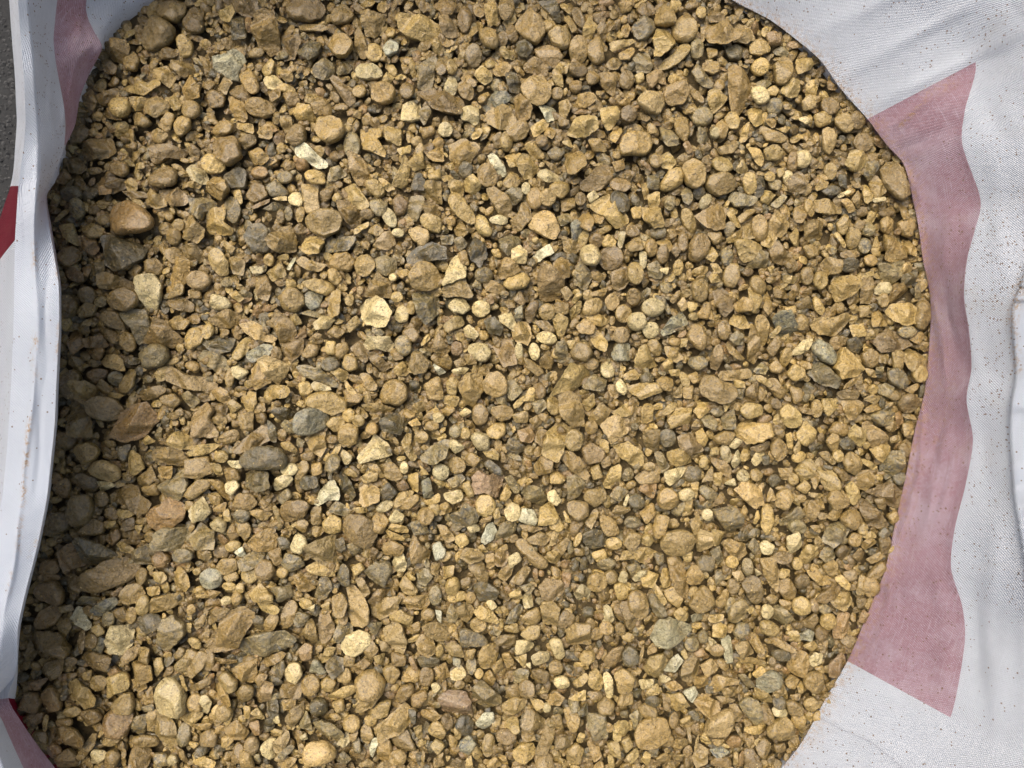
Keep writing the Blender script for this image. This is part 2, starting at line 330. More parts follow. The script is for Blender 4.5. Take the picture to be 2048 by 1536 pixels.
# folded hem that leans in from the right-hand rim
def surf_z(px, py):
    k = np.argmin((gx - px) ** 2 + (gy - py) ** 2); return Z.ravel()[k]
def right_hem():
    L = np.array([(2062,505),(2047,548),(2039,575),(2027,602),(2021,640),(2027,690),(2033,750),(2020,800),(2019,860),(2022,930),(2026,985),(2035,1040),(2044,1100),(2056,1160),(2075,1230)], float)
    n = 120; tt = np.linspace(0, len(L) - 1, n); E = np.stack([np.interp(tt, np.arange(len(L)), L[:, k]) for k in (0, 1)], 1)
    E[:, 0] = np.convolve(np.pad(E[:, 0], 4, 'edge'), np.ones(9) / 9, 'valid')
    V = []; m = 16; uv = []; stn = []
    for i in range(n):
        zb = surf_z(E[i, 0], E[i, 1])
        for j in range(m):
            u = j / (m - 1)
            if j < 3: px, z = E[i, 0] + (2 - j) * 3.5, zb + .003 + j * .0015     # rolled lip
            else: px, z = E[i, 0] + (j - 2) * 9, zb + .006 + .012 * math.sin(min(1, (j - 2) / 8) * 1.57) + .001 * math.sin(i * .3 + j)
            V.append(P(px, E[i, 1], z)); uv.append((u * .06, i * .0027)); stn.append(stain_at(np.array([px]), np.array([E[i, 1]]))[0])
    V = np.array(V); V[:, 2] += .75
    q = [(i*m+j, (i+1)*m+j, (i+1)*m+j+1, i*m+j+1) for i in range(n-1) for j in range(m-1)]
    o = mesh_obj("hem", V, q, [], M_HEM, bag); o['label'] = "white hem edge with a brown clay smear at the right"
    uvl = o.data.uv_layers.new(name="uv"); vi = np.empty(len(o.data.loops), np.int32); o.data.loops.foreach_get("vertex_index", vi)
    uvl.data.foreach_set("uv", np.array(uv, np.float32)[vi].ravel())
    st = o.data.attributes.new("stain", 'FLOAT', 'POINT'); st.data.foreach_set("value", np.array(stn, np.float32))
right_hem()
# stitched seam at the lower right: thread stitches lying on the cloth
def seam():
    pts = np.array([(1636,1432),(1660,1447),(1690,1462),(1722,1475),(1742,1484),(1775,1510),(1810,1540),(1850,1575)], float)
    tt = np.linspace(0, len(pts) - 1, 67); L = np.stack([np.interp(tt, np.arange(len(pts)), pts[:, k]) for k in (0, 1)], 1)
    V, q = [], []
    for i in range(0, len(L) - 1):
        a = L[i] * .95 + L[i+1] * .05; b = L[i] * .15 + L[i+1] * .85
        za, zb = surf_z(*a) + .0006, surf_z(*b) + .0006
        d = (b - a) / np.linalg.norm(b - a); nrm = np.array([-d[1], d[0]]) * .6; k0 = len(V)
        for (p, z) in ((a, za), ((a + b) / 2, (za + zb) / 2 + .0006), (b, zb)):
            for s, dz in ((-1, 0), (0, .0007), (1, 0)): V.append(P(p[0] + nrm[0] * s, p[1] + nrm[1] * s, z + dz))
        for r_ in range(2):
            for c_ in range(2): q.append((k0 + r_*3 + c_, k0 + r_*3 + c_ + 1, k0 + (r_+1)*3 + c_ + 1, k0 + (r_+1)*3 + c_))
    V = np.array(V); V[:, 2] += .75
    mesh_obj("seam", V, q, [], M_THREAD, bag)['label'] = "dark stitched seam line at the lower right"
seam()
# ---------------------------------------------------------------- ground under the bag
def ground():
    o = mesh_obj("ground", [(-6, -6, -.75), (6, -6, -.75), (6, 6, -.75), (-6, 6, -.75)], [(0, 1, 2, 3)], [], M_GROUND); tag(o, kind='structure')
    V, t = [], []
    for k in range(2600):
        x, y = P(rng.uniform(-260, 110), rng.uniform(-80, 620), -.75)[:2]; r = rng.uniform(.0015, .006); z = -.7495; k0 = len(V); a0 = rng.uniform(0, 6.28)
        for j in range(5):
            a = a0 + j * 1.2566; rr = r * rng.uniform(.6, 1.2); V.append((x + rr * math.cos(a), y + rr * math.sin(a), z))
        V.append((x + r * rng.uniform(-.3, .3), y, z + r * rng.uniform(.3, .8)))
        for j in range(5): t.append((k0 + j, k0 + (j + 1) % 5, k0 + 5))
    o = mesh_obj("ground_grit", V, [], t, M_CHIP, smooth=False)
    tag(o, "dark asphalt chippings showing past the bag's left edge", "grit", kind='stuff')
ground()
# outlines of the stones, measured tile by tile: (tile x, tile y, units per number, outlines)
# first letter: r rounded, a angular, f flat; second: colour; E = ellipse cx,cy,a,b,angle
TILES = [
(0,0,1.953,"""rt 143,42 147,28 158,15 168,20 177,28 175,36 166,45 150,49;rt 158,2 175,0 188,4 188,14 178,21 165,17 159,9;ro 184,22 196,5 205,8 205,28 194,31
al 121,84 150,84 160,80 164,88 155,93 147,97 122,89;rlE 123,110,10,10,0;al 132,99 150,99 148,107 137,112 133,106;at 177,62 193,61 198,67 192,74 183,76 177,69;al 155,70 166,64 175,76 170,87 157,77
ao 104,41 128,41 132,49 122,62 112,57 104,51;rt 124,58 132,49 139,57 136,71 126,68;rt 147,113 150,103 158,98 173,105 170,112 158,120;rt 132,114 142,114 154,124 146,129 136,126;ao 94,97 117,88 119,94 103,105 96,102
ao 98,112 108,107 119,119 132,124 118,122 102,117;rt 176,125 182,118 192,119 193,130 183,138 177,133;rt 153,134 161,131 171,137 162,146 155,143;rt 160,128 170,113 177,117 171,135;al 165,98 184,95 183,111 176,111;rtE 194,111,9,9,0
at 185,92 192,74 205,90 205,100 190,100;ro 102,60 108,59 117,66 115,74 106,73;rl 179,36 186,33 194,42 192,52 184,56 180,46;ro 158,52 168,46 180,50 176,58 162,57;ao 84,96 92,90 98,104 92,112;ro 72,132 80,124 90,134 82,144 70,146;ro 132,60 124,62 122,66"""),
(400,0,1.953,"""aw 16,61 28,56 33,51 40,52 42,59 40,66 36,70 36,78 28,77 22,73 16,71;rt 37,67 44,64 52,72 57,80 58,91 52,94 43,87 38,76;ro 30,84 40,84 47,92 49,100 42,102 33,97 26,90;at 25,96 32,95 42,103 46,118 43,123 35,119 28,108
rtE 59,108,15,9,10;rt 8,129 17,121 28,122 33,127 28,135 17,137 9,133;ac 64,76 74,74 84,84 78,85 77,91 68,88 64,81;al 60,67 70,57 75,62 71,73 64,75;at 53,28 62,17 72,14 78,20 80,34 77,46 67,50 58,43
ro 87,10 92,2 100,-4 118,-4 126,5 124,14 112,19 95,17;ad 30,14 43,14 46,38 33,39;ao 34,2 45,-5 57,0 58,11 48,16 37,10;al 16,8 31,4 35,12 29,21 20,18;ft 99,20 117,22 131,26 129,30 106,28 99,24;rt 132,17 134,8 147,0 156,12 150,18 138,21
at 164,12 190,15 182,30 177,35 169,33;rt 131,45 136,34 149,34 156,45 150,56 139,57;ft 157,32 162,25 170,44 170,56 163,56 157,45;rlE 177,51,8,9,0;rw 187,46 193,40 202,43 202,50 193,56 189,54;rcE 172,72,14,8,5;rtE 187,94,12,11,0
ao 82,34 100,34 102,40 94,56 83,56;ad 98,47 108,38 122,43 121,54 111,61 100,53;ag 115,68 126,58 136,62 135,74 126,79 116,77;ag 138,72 144,58 153,66 150,72 140,74;fp 131,78 138,75 150,88 158,99 152,106 146,100;fl 106,103 108,93 118,92 127,100 116,105
ft 114,106 127,100 133,108 131,117 117,115;al 95,112 100,105 112,107 117,120 114,125 105,120 97,120;rlE 125,123,7,6,0;rtE 133,132,14,13,0;rgE 154,146,8,13,0;fl 161,128 184,129 184,138 177,135 188,152 187,158 166,150;fl 187,126 205,130 205,148 190,142
ro 4,92 12,90 22,97 20,106 8,108;at 79,117 91,117 91,128 85,132 81,126;ro 86,140 97,125 106,130 107,142 95,148;al 17,86 22,75 31,82 26,88 24,96;rtE 162,91,7,6,0;rtE 88,76,7,5,30;ao 67,90 80,86 82,98 74,104;ro 82,92 98,92 100,104 88,105;at 57,124 72,132 70,140 58,138;al 34,122 50,124 53,135 36,129;ft 112,122 118,126 120,134 112,132;rt 34,140 52,134 54,144 42,150;rlE 86,88,9,4,10"""),
(800,0,1.953,"""al 0,13 25,17 43,24 42,30 30,38 20,38 8,34 -2,28;ap 40,17 48,14 58,26 60,34 48,37 42,30;ro 33,2 52,-3 57,5 52,14 44,14;roE 66,17,7,13,0;al 87,8 96,-2 99,10 101,22 91,24 88,16;rtE 109,7,8,12,0;al 105,18 116,8 119,18 110,25
rt 80,32 88,26 97,30 101,42 97,49 86,46;at 70,36 79,14 85,22 82,30 72,39;rtE 75,55,8,11,0;roE 105,38,5,7,0;roE 115,32,6,9,-15;al 103,48 108,46 111,50 118,50 117,58 108,58 103,53;ad 118,43 128,41 136,48 130,57 122,55
rt 119,22 132,10 145,20 148,34 140,44 128,38 121,30;rt 152,34 160,26 171,27 175,36 172,47 166,49 157,44;rtE 183,49,9,13,0;rt 193,45 205,32 210,60 200,64 193,54;fp 139,48 148,44 160,46 166,56 158,66 146,60 140,54;at 126,64 138,57 153,67 148,73 130,70;roE 183,69,10,7,5
al 157,70 165,62 172,66 171,74 158,74;rt 125,88 132,80 145,79 154,88 154,98 147,106 135,106 127,98;at 94,64 108,62 114,67 108,75 98,74 93,68;al 76,75 83,65 93,73 94,80 87,85 80,80;ad 108,74 116,72 122,80 122,92 113,93 110,84;fg 18,66 33,56 37,58 32,80 30,88 17,86
rc 44,90 48,78 55,75 58,84 56,95 48,94;ao 15,92 30,90 45,93 60,96 64,106 62,115 48,115 34,110 30,104;fc 2,105 18,98 20,118 10,122 0,119;fg 19,110 28,105 31,113 24,127 19,118;fc 63,110 72,107 80,110 81,120 77,126 70,122 63,120;fG 85,105 97,92 108,95 112,103 104,107 90,112
at 90,112 104,107 112,109 118,120 114,129 102,132 91,125;at 117,98 124,96 135,110 132,120 123,122 119,115;rt 109,132 118,124 128,123 132,130 128,140 118,143 110,136;aw 142,107 155,106 160,110 158,120 150,125 147,116;al 134,130 146,122 153,126 148,133 138,140;rcE 46,131,7,7,0
al 73,138 80,130 85,132 80,140 75,142;al 172,135 180,121 200,122 202,132 190,140 178,138;fl 163,104 172,102 175,108 170,120 164,116;ft 170,98 195,94 202,100 190,108 176,106;rpE 145,145,6,6,0;al 128,146 145,148 150,156 132,153
roE 43,64,6,12,10;rlE 53,68,5,7,0;ft 60,72 66,70 80,86 74,88 62,78;roE 67,90,7,10,-30;roE 6,90,7,9,0;rt 20,130 34,126 34,134 24,140;ro 94,140 104,134 104,148 98,150;rlE 109,144,6,9,0;roE 180,88,6,6,0;ro 176,6 184,5 190,20 188,28 180,20;ft 168,14 174,13 182,28 176,32;al 188,28 194,17 203,24 196,36 188,36;rlE 152,25,7,6,0;ft 144,8 150,7 157,18 150,20;fd 141,0 160,0 166,20 158,18;rtE 161,95,6,6,0;fl 156,78 166,75 168,88 160,86"""),
(1200,0,1.953,"""rt 19,2 28,-3 34,0 32,8 24,10;at 57,20 60,8 66,4 75,12 77,24 70,25 58,23;rg 34,26 45,14 54,20 57,28 48,38 38,38;rtE 88,29,12,12,0;at 110,25 118,21 126,22 135,30 143,36 138,42 128,46 114,41 110,34;at 138,20 145,17 153,22 160,36 152,42 140,38
ao 113,10 121,7 128,14 127,21 114,20;rlE 105,10,5,6,0;rl 156,42 163,38 172,40 177,49 166,54 157,51;rn 172,32 180,30 188,36 186,43 175,43;al 54,40 60,28 72,28 78,42 74,48 60,60 54,60 56,48;rl 60,64 75,54 85,43 92,43 92,52 82,62 70,69 62,68;rgE 101,47,7,10,0
fg 34,58 40,52 51,48 54,65 52,71 40,71;fl 10,43 36,38 36,42 22,48 12,52;rt -4,34 6,32 9,42 5,58 -2,60;ft 112,44 121,48 121,55 113,58;rd 130,48 142,42 149,48 146,57 136,58;at 131,70 140,66 152,72 156,85 154,105 146,110 144,115 137,112 133,95;rlE 166,66,8,8,0
rc 157,88 168,86 175,95 172,104 163,104 157,97;rt 180,64 190,57 198,60 198,75 192,84 184,84;al 188,90 198,78 206,80 206,95 196,97 188,93;fp 49,75 60,69 67,72 69,84 60,82 54,89 49,84;ag 95,73 101,63 108,72 117,84 112,90 100,82;rt 106,70 118,61 124,63 122,72 116,75
al 71,78 76,74 88,80 80,83 72,83;ft 90,80 94,80 107,100 105,106 97,98;al 112,93 120,89 131,98 128,104 118,114 112,104;rt 66,95 72,86 88,83 91,95 86,104 74,106 67,101;rk 38,104 44,96 56,94 65,98 65,110 58,117 46,113 38,108;at 33,108 44,115 52,119 48,124 36,118
al 1,110 19,109 19,122 10,132 3,126;rgE 106,118,10,9,0;rt 78,122 86,116 91,118 93,134 89,144 80,138 78,130;rl 129,120 134,113 140,114 144,122 142,130 134,130;al 153,112 160,107 172,108 170,122 160,128 154,121;rcE 119,135,5,5,0;rtE 126,131,6,9,0
fg 101,130 108,131 113,140 106,147 101,143;ft 165,126 175,128 194,140 190,144 174,141;rt 20,148 24,139 34,135 50,136 53,150 45,158 22,158;fg 63,127 70,125 80,140 80,148 68,150 64,140;rgE 182,106,8,8,0;at 0,74 18,74 16,90 14,96 3,86;roE 28,80,7,9,0
rt 20,54 34,46 36,52 30,60 20,60;al 148,128 154,124 152,142 145,144;al 183,130 200,126 192,134;roE 30,116,8,8,0;fl 12,134 22,127 24,132 16,146 11,142;ao 10,24 16,20 16,28 8,32;ft 104,26 108,26 108,42 105,40;rl 36,76 44,73 46,80 40,84"""),
(1600,0,2.1875,"""al 0,50 12,51 15,57 8,63 0,65;fl 8,75 14,71 19,78 18,84 9,84;an 28,72 31,69 38,75 34,80 28,80;rt 5,90 10,84 18,86 16,96 7,98;roE 31,94,8,8,0;rl 17,102 24,99 32,101 31,110 22,113 18,109;rt 35,106 43,101 50,106 50,117 45,120 36,112
roE 55,108,7,8,0;rk 22,118 27,115 33,119 36,128 30,139 24,135;roE 61,128,9,8,0;rc 1,106 8,104 12,108 8,112;rcE 4,144,8,8,0;ro 64,140 72,138 76,148 68,152"""),
(80,280,1.953,"""at 38,10 46,2 55,-2 70,-2 75,6 75,14 65,17 50,19 43,14;ro 69,26 78,21 88,24 90,32 84,37 74,34;ao 70,38 86,40 84,48 72,54 66,46;an 56,34 60,34 72,50 74,56 62,56;rt 110,38 120,28 132,27 140,34 137,46 125,48 113,46
ac 149,30 153,23 165,28 169,40 166,44 155,40;rl 164,20 170,13 180,15 187,25 184,31 174,34 166,28;at 168,48 176,36 190,42 193,50 184,61 170,52;al 85,42 92,38 98,44 96,51 88,50;rn 70,72 78,64 90,61 104,70 119,82 118,90 104,94 78,96 72,88
ao 115,6 130,4 145,10 142,17 128,17 120,24 115,20;ap 120,50 140,48 149,60 145,65 132,66 122,55;at 105,58 112,49 126,60 128,66 118,69 108,65;ag 152,60 165,58 177,62 177,70 168,74 165,84 155,72;at 143,86 148,78 155,78 169,92 168,99 160,105 146,100
rt 142,75 148,72 156,80 150,84;fl 169,90 171,74 178,71 190,70 188,84 199,92 194,96 171,94;fl 19,88 32,85 38,106 33,107 23,98;rgE 37,70,7,10,0;rdE 30,54,10,8,0;roE 27,118,11,10,0;rt 40,90 50,84 62,90 60,98 50,100
ad 61,98 75,98 90,104 104,108 102,120 88,134 80,134 70,128 65,112;fn 38,98 54,100 56,110 50,117 42,110;rtE 135,98,8,8,0;at 60,138 68,136 92,145 90,152 62,152;rc 97,140 104,135 116,136 122,145 121,160 98,160;ft 122,112 135,108 142,110 141,122 134,126 126,118
ft 143,108 158,106 166,118 158,124 144,118;rl 172,120 178,110 184,114 191,124 190,136 182,138 175,130;at 190,122 198,118 208,124 206,138 196,136;ft 123,152 140,122 152,124 150,140 136,154;rpE 161,143,11,9,0;fl 183,104 188,102 199,110 194,115
rd 184,36 200,26 208,30 208,48 192,46;ro 176,0 200,-4 206,18 192,27 180,16;rnE 33,137,13,6,30;ao 104,124 114,120 122,128 118,137 106,134;rgE 195,70,8,14,-10;rn 11,42 24,30 30,38 22,44;ao 20,18 34,16 46,28 38,34 26,30;ft 14,84 24,68 27,72 18,84;rl 92,62 100,60 107,68 102,70;fl 97,24 104,22 106,28 97,31;fo 84,52 104,52 110,58 92,60;rtE 140,86,6,6,0;rtE 125,90,6,6,0;ft 112,38 108,48 102,44;al 150,42 164,42 160,48 151,47;rl 196,52 204,50 206,64 200,64;ag 48,126 64,124 64,134 52,138;ro 88,134 96,126 102,130 96,142"""),
(480,280,1.953,"""fw 55,9 60,0 68,3 78,14 86,19 86,25 78,27 68,20 58,15;ft 5,10 16,5 28,16 20,22 10,21;ft 110,12 122,15 128,24 131,33 127,43 118,42 112,30;fl 124,0 144,-2 148,9 142,20 134,23 128,16;ag 88,38 90,28 100,24 107,33 96,39 89,40;rl 66,34 72,29 83,32 86,43 74,44 68,40
fk 61,44 77,44 79,72 70,74 64,70;rnE 17,31,9,6,0;rc 47,58 52,52 59,52 63,62 60,67 50,64;fg 25,46 35,40 46,50 44,56 30,56;ro 4,56 12,42 20,44 26,55 20,60 10,62;fl 99,47 115,43 124,54 131,64 130,68 120,68 108,60;rl 128,42 138,39 146,46 146,54 140,58 130,50
al 140,38 146,38 158,48 150,51;fl 154,44 162,30 168,14 173,26 170,42 164,46;al 172,22 186,10 188,26 178,30;rd 174,50 178,34 184,31 188,40 188,50;ao 98,62 108,60 120,70 120,82 112,87 102,76;rt 65,82 72,74 85,71 98,73 105,81 100,92 86,98 74,93
al 64,98 80,96 84,104 80,114 70,117 63,112;rd 5,100 10,88 20,85 28,92 30,104 27,114 14,114;at 27,102 42,88 50,88 55,102 54,112 38,114 30,108;ag 85,106 95,100 110,98 118,100 108,112 95,114 86,112;rg 132,62 142,59 150,64 148,74 140,77 134,70;rcE 152,78,6,11,-30
rn 155,62 162,54 172,62 168,74 160,76;fg 168,76 174,56 186,56 189,66 180,81 170,79;rl 184,78 192,74 205,80 205,94 194,92 186,86;at 186,68 194,62 205,70 204,76 190,74;rk 171,92 180,88 192,92 193,102 186,108 176,100;al 24,134 40,125 45,138 30,143
at 54,124 62,118 75,124 88,126 80,133 68,132;rt 88,128 96,115 108,114 116,124 110,132 98,132;rtE 127,128,10,11,0;rg 137,122 147,117 158,122 158,134 148,138 140,132;fp 138,104 146,94 154,92 158,105 150,111 142,110;rt 173,138 182,127 195,126 204,136 204,148 192,154 178,152
ad 170,120 180,110 196,105 210,110 210,122 190,124 176,128;fl 62,146 74,141 90,145 94,152 86,158 70,152;rl 88,132 96,130 102,140 98,148 90,143;at 127,160 140,135 150,142 155,160;ao 14,138 24,138 30,150 26,164 16,160;rc 8,129 22,130 22,136 12,136
rgE 44,36,8,6,0;rl 94,56 98,51 103,58 98,62 93,60;al 32,58 46,56 46,61 34,60;fn 10,68 28,58 28,62 14,70;ad 22,70 34,62 46,66 34,71;roE 40,77,4,7,0;rgE 48,74,4,7,0;roE 129,74,7,5,0;fl 115,90 130,82 130,88 116,96;rt 129,92 140,84 146,92 140,98;rcE 161,94,6,4,0;rlE 60,75,4,8,10;ro 52,90 60,84 68,92 58,96;rn 53,16 66,18 68,26 56,28;fl 32,118 48,116 48,122 38,121;rlE 28,122,5,6,0;fw 47,130 51,118 54,120 50,134;rcE 156,140,4,4,0;at 190,14 206,2 208,20 198,20;rl 192,36 204,28 205,40 194,40;at 186,52 190,42 205,42 205,62 192,60;ro 80,52 94,44 92,56 84,62;al 160,8 174,4 174,12 164,14"""),
(880,280,1.953,"""at 9,4 22,-2 42,6 34,16 28,26 18,28 10,16;rdE 26,30,7,8,0;rt 38,30 44,24 52,24 58,34 56,44 48,47 40,42;fw 49,16 56,14 66,26 68,34 62,36 54,26;rt 64,44 72,31 80,34 82,42 78,48 68,49;al 79,20 86,14 100,16 101,30 92,38 86,38 80,28
fl 87,4 94,2 106,12 107,18 96,16 88,8;at 129,12 140,8 146,14 148,28 138,37 131,34 129,22;ac 99,36 110,31 130,40 130,44 116,42 110,44 102,40;rl 112,48 120,41 132,44 132,52 124,60 114,54;rtE 97,59,8,11,0;rkE 110,59,8,8,0
ro 142,46 152,38 160,28 170,24 178,30 176,40 164,50 148,51;ro 174,44 180,38 192,40 196,46 190,53 178,50;rt 184,6 192,-2 208,-2 208,16 192,14;fl 153,68 172,55 190,72 193,82 188,88 180,88 168,78 158,72;rdE 185,63,9,12,-30
rl 8,62 14,54 22,56 37,80 36,86 28,84 14,74;al 8,44 14,40 23,42 24,52 20,58 12,54;al 24,42 34,36 42,46 40,50 34,55 26,50;ft 47,50 56,48 70,58 73,66 68,80 60,74 52,60;rc 50,80 60,76 68,78 69,84 60,86 52,84;rl 35,86 38,74 46,78 54,92 52,99 40,94
at 12,84 20,78 28,94 24,98 16,96;ft 72,80 80,74 84,64 90,64 94,80 84,90 75,92;rk 90,86 100,74 110,72 118,80 122,92 116,102 106,98 96,92;fg 65,54 74,48 84,50 84,60 76,65 68,60;rG 134,86 140,81 146,86 144,100 136,104;rlE 147,100,5,9,15
at 142,80 152,70 157,84 153,95 145,90;ag 60,102 68,97 82,98 82,106 76,112 70,120 63,112;ac 74,112 82,108 89,114 88,126 80,126 73,122;ad 30,112 35,98 46,106 48,118 40,130 32,122;fw 96,116 112,106 116,116 106,120 102,124 96,120;at 125,98 134,102 146,108 136,118 128,112
rcE 154,118,10,11,0;roE 176,120,12,12,0;rl 166,104 172,96 181,104 178,109 168,109;fg 138,136 144,124 150,128 156,140 150,152 144,150 138,146;at 116,126 124,120 132,124 133,140 126,142 118,134;ap 100,142 104,130 112,130 126,142 128,158 104,164
ac 2,150 12,122 17,117 26,130 26,140 16,144;at 60,136 66,120 76,124 83,134 72,140 62,142;rl 64,148 72,140 86,136 92,142 88,150 74,154;ft 43,145 55,144 68,152 60,158 48,154;ao 175,136 190,130 194,144 185,154 178,150;rlE 200,136,8,11,0
rgE 45,138,9,8,0;rt 190,108 205,96 208,112 195,114;fl 0,36 10,34 14,40 4,42;rcE 88,49,4,6,0;ft 104,20 116,24 126,32 118,32;rg 110,12 118,6 128,12 122,20 114,18;al 68,20 78,18 80,26 72,28;ft 177,22 188,19 190,28 180,32;rc 151,56 158,52 163,58 154,64;ft 124,58 138,58 138,68 126,72;roE 144,60,5,7,0;rl 196,70 206,66 206,80 198,80;rg 14,102 22,98 28,106 20,114;ag 0,98 14,96 12,106 2,106;rlE 24,140,6,7,0;fg 32,150 40,138 42,152;rt 18,116 26,112 30,128 22,126;rl 52,112 60,111 64,120 56,119;ac 184,94 190,95 186,112 182,108;ft 158,74 168,76 166,86 158,84;ag 120,78 132,74 136,82 124,88;roE 160,102,7,7,0;rl 124,2 133,0 136,8 130,6;rt 152,-2 164,-2 172,10 158,10"""),
(1280,280,1.953,"""fl 22,16 30,11 38,22 32,29 24,27;rl 22,44 30,31 38,28 45,34 43,44 32,50 23,50;rt 44,30 48,22 58,20 66,28 66,42 58,50 48,47;rl 74,22 82,16 94,18 96,28 88,33 78,30;rt 68,42 76,34 90,32 98,38 97,50 82,56 70,50;rlE 114,43,6,11,-10
al 100,28 106,18 113,28 110,32 102,32;fl 112,5 124,8 129,18 125,27 118,18;rl 128,8 140,4 150,10 146,18 132,18;roE 158,21,5,10,0;rc 164,18 172,14 178,20 174,30 166,28;rcE 154,36,5,6,0;fg 93,58 98,51 106,54 122,58 116,66 100,66;rdE 125,46,5,12,10
al 126,60 130,48 142,54 134,64;ac 137,64 148,54 152,58 143,68;ft 150,40 164,32 172,42 168,53 156,51;rcE 68,62,5,8,35;at 59,76 72,68 82,65 88,72 86,90 76,91 66,84;fl 88,72 94,70 106,86 102,88 96,84;ft 102,78 112,70 121,70 114,78 105,84
rtE 123,90,8,13,-10;at 132,86 140,72 150,77 155,84 150,96 142,98 134,94;ftE 166,74,6,10,10;rgE 93,90,5,7,0;al 90,100 106,90 109,96 98,103 91,104;al 109,84 116,84 119,100 108,100;rl 98,104 108,101 120,104 128,108 116,122 107,124 102,114
at 168,88 178,82 190,84 190,98 184,104 172,100;fl 154,98 165,87 167,110 160,106;at 134,110 142,103 150,112 158,118 150,126 138,122;al 124,106 134,92 142,100 134,110;ag 112,128 124,112 133,116 132,128 118,130;rgE 91,118,6,9,0
rt 52,106 58,97 66,96 72,104 70,116 60,124 52,120;roE 45,104,5,10,0;rt 87,140 92,126 102,126 104,140 98,150 90,148;roE 24,117,6,9,0;at 18,104 30,98 34,108 28,116;al 0,68 20,70 24,88 14,90 4,80;al 8,56 20,53 20,68 12,70;rtE 52,82,6,14,-25
rdE 19,94,8,6,0;rgE 31,64,5,7,0;fg 8,128 18,124 24,134 22,142 10,138;rc 20,132 30,130 28,138;rlE 40,130,5,8,10;al 72,140 78,132 82,144 74,146;rlE 123,148,8,10,-20;al 148,138 164,140 160,146 150,146;roE 173,138,6,9,0
rlE 187,143,7,9,0;at 188,128 192,120 206,124 205,136 194,138;rt 168,108 182,106 184,116 176,120;rtE 12,110,6,9,0;rn 0,18 10,26 12,32 2,24;rtE 16,21,6,7,-20;ag 8,36 20,34 20,50 8,48;al 1,46 7,45 10,58 5,60;rc 0,114 7,114 6,130 0,132;rt 70,94 84,93 86,102 78,106;fl 67,118 76,108 81,118 76,124;al 72,126 80,126 86,134 80,136;rp 32,112 36,107 42,113 38,120;rgE 49,56,5,9,-10;rdE 62,53,6,6,0;at 62,2 72,8 66,14;rt 80,6 104,2 96,12 84,14;rn 44,4 50,0 55,10 50,14;ro 150,126 160,120 164,130 156,136;al 132,130 140,128 136,138;rlE 135,36,5,5,-40;rl 142,28 150,27 150,34 144,37;rg 134,40 146,40 144,50 136,48"""),
(1600,280,1.953,"""fo 88,28 96,20 104,22 109,34 112,55 104,62 96,54 90,44;al 50,22 54,10 62,10 72,18 66,28 58,30;ag 70,22 80,21 83,26 76,40 70,32;ft 76,42 82,33 88,40 92,50 86,56 80,58;al 68,52 72,42 79,48 76,60 70,64;fl 19,46 24,37 32,42 30,47 20,50
ft 19,60 30,58 46,64 47,72 32,75 18,70;ro 82,74 98,66 104,72 94,78;at 108,80 108,68 116,56 116,78;rt 86,82 92,76 99,80 98,92 92,95 87,90;rt 104,84 112,78 121,84 118,98 110,96;rl 41,84 49,74 52,84 50,96 44,94;rl 51,100 54,88 63,88 64,98 60,110 52,108
rt 62,80 70,82 66,92 58,88;rgE 69,107,6,8,0;ft 88,108 90,96 106,94 108,104 113,112 112,120 96,124 86,122 90,114;fl 76,110 82,94 86,118 78,116;at 112,102 120,100 124,110 122,118 115,116;fg 85,126 108,124 108,140 98,146 88,138;rkE 114,131,6,7,0
ad 108,138 124,132 122,144 112,148;rdE 54,127,8,7,0;roE 54,116,9,4,0;fl 37,95 42,94 50,108 46,109;rtE 76,122,7,6,0;fl 60,140 76,133 78,138 66,142;fg 36,150 40,142 50,140 54,148 50,156;rn 98,94 108,85 110,90 104,96;at 56,60 62,50 66,54 65,68;ft 44,60 52,59 60,70 54,73;fc 78,58 90,57 90,61 80,62;rgE 74,90,6,7,0;rtE 34,30,6,8,0;rd 42,34 50,34 52,48 44,44;rdE 35,50,9,5,0;fc 42,54 52,50 54,53 44,57;rtE 12,68,5,9,-10"""),
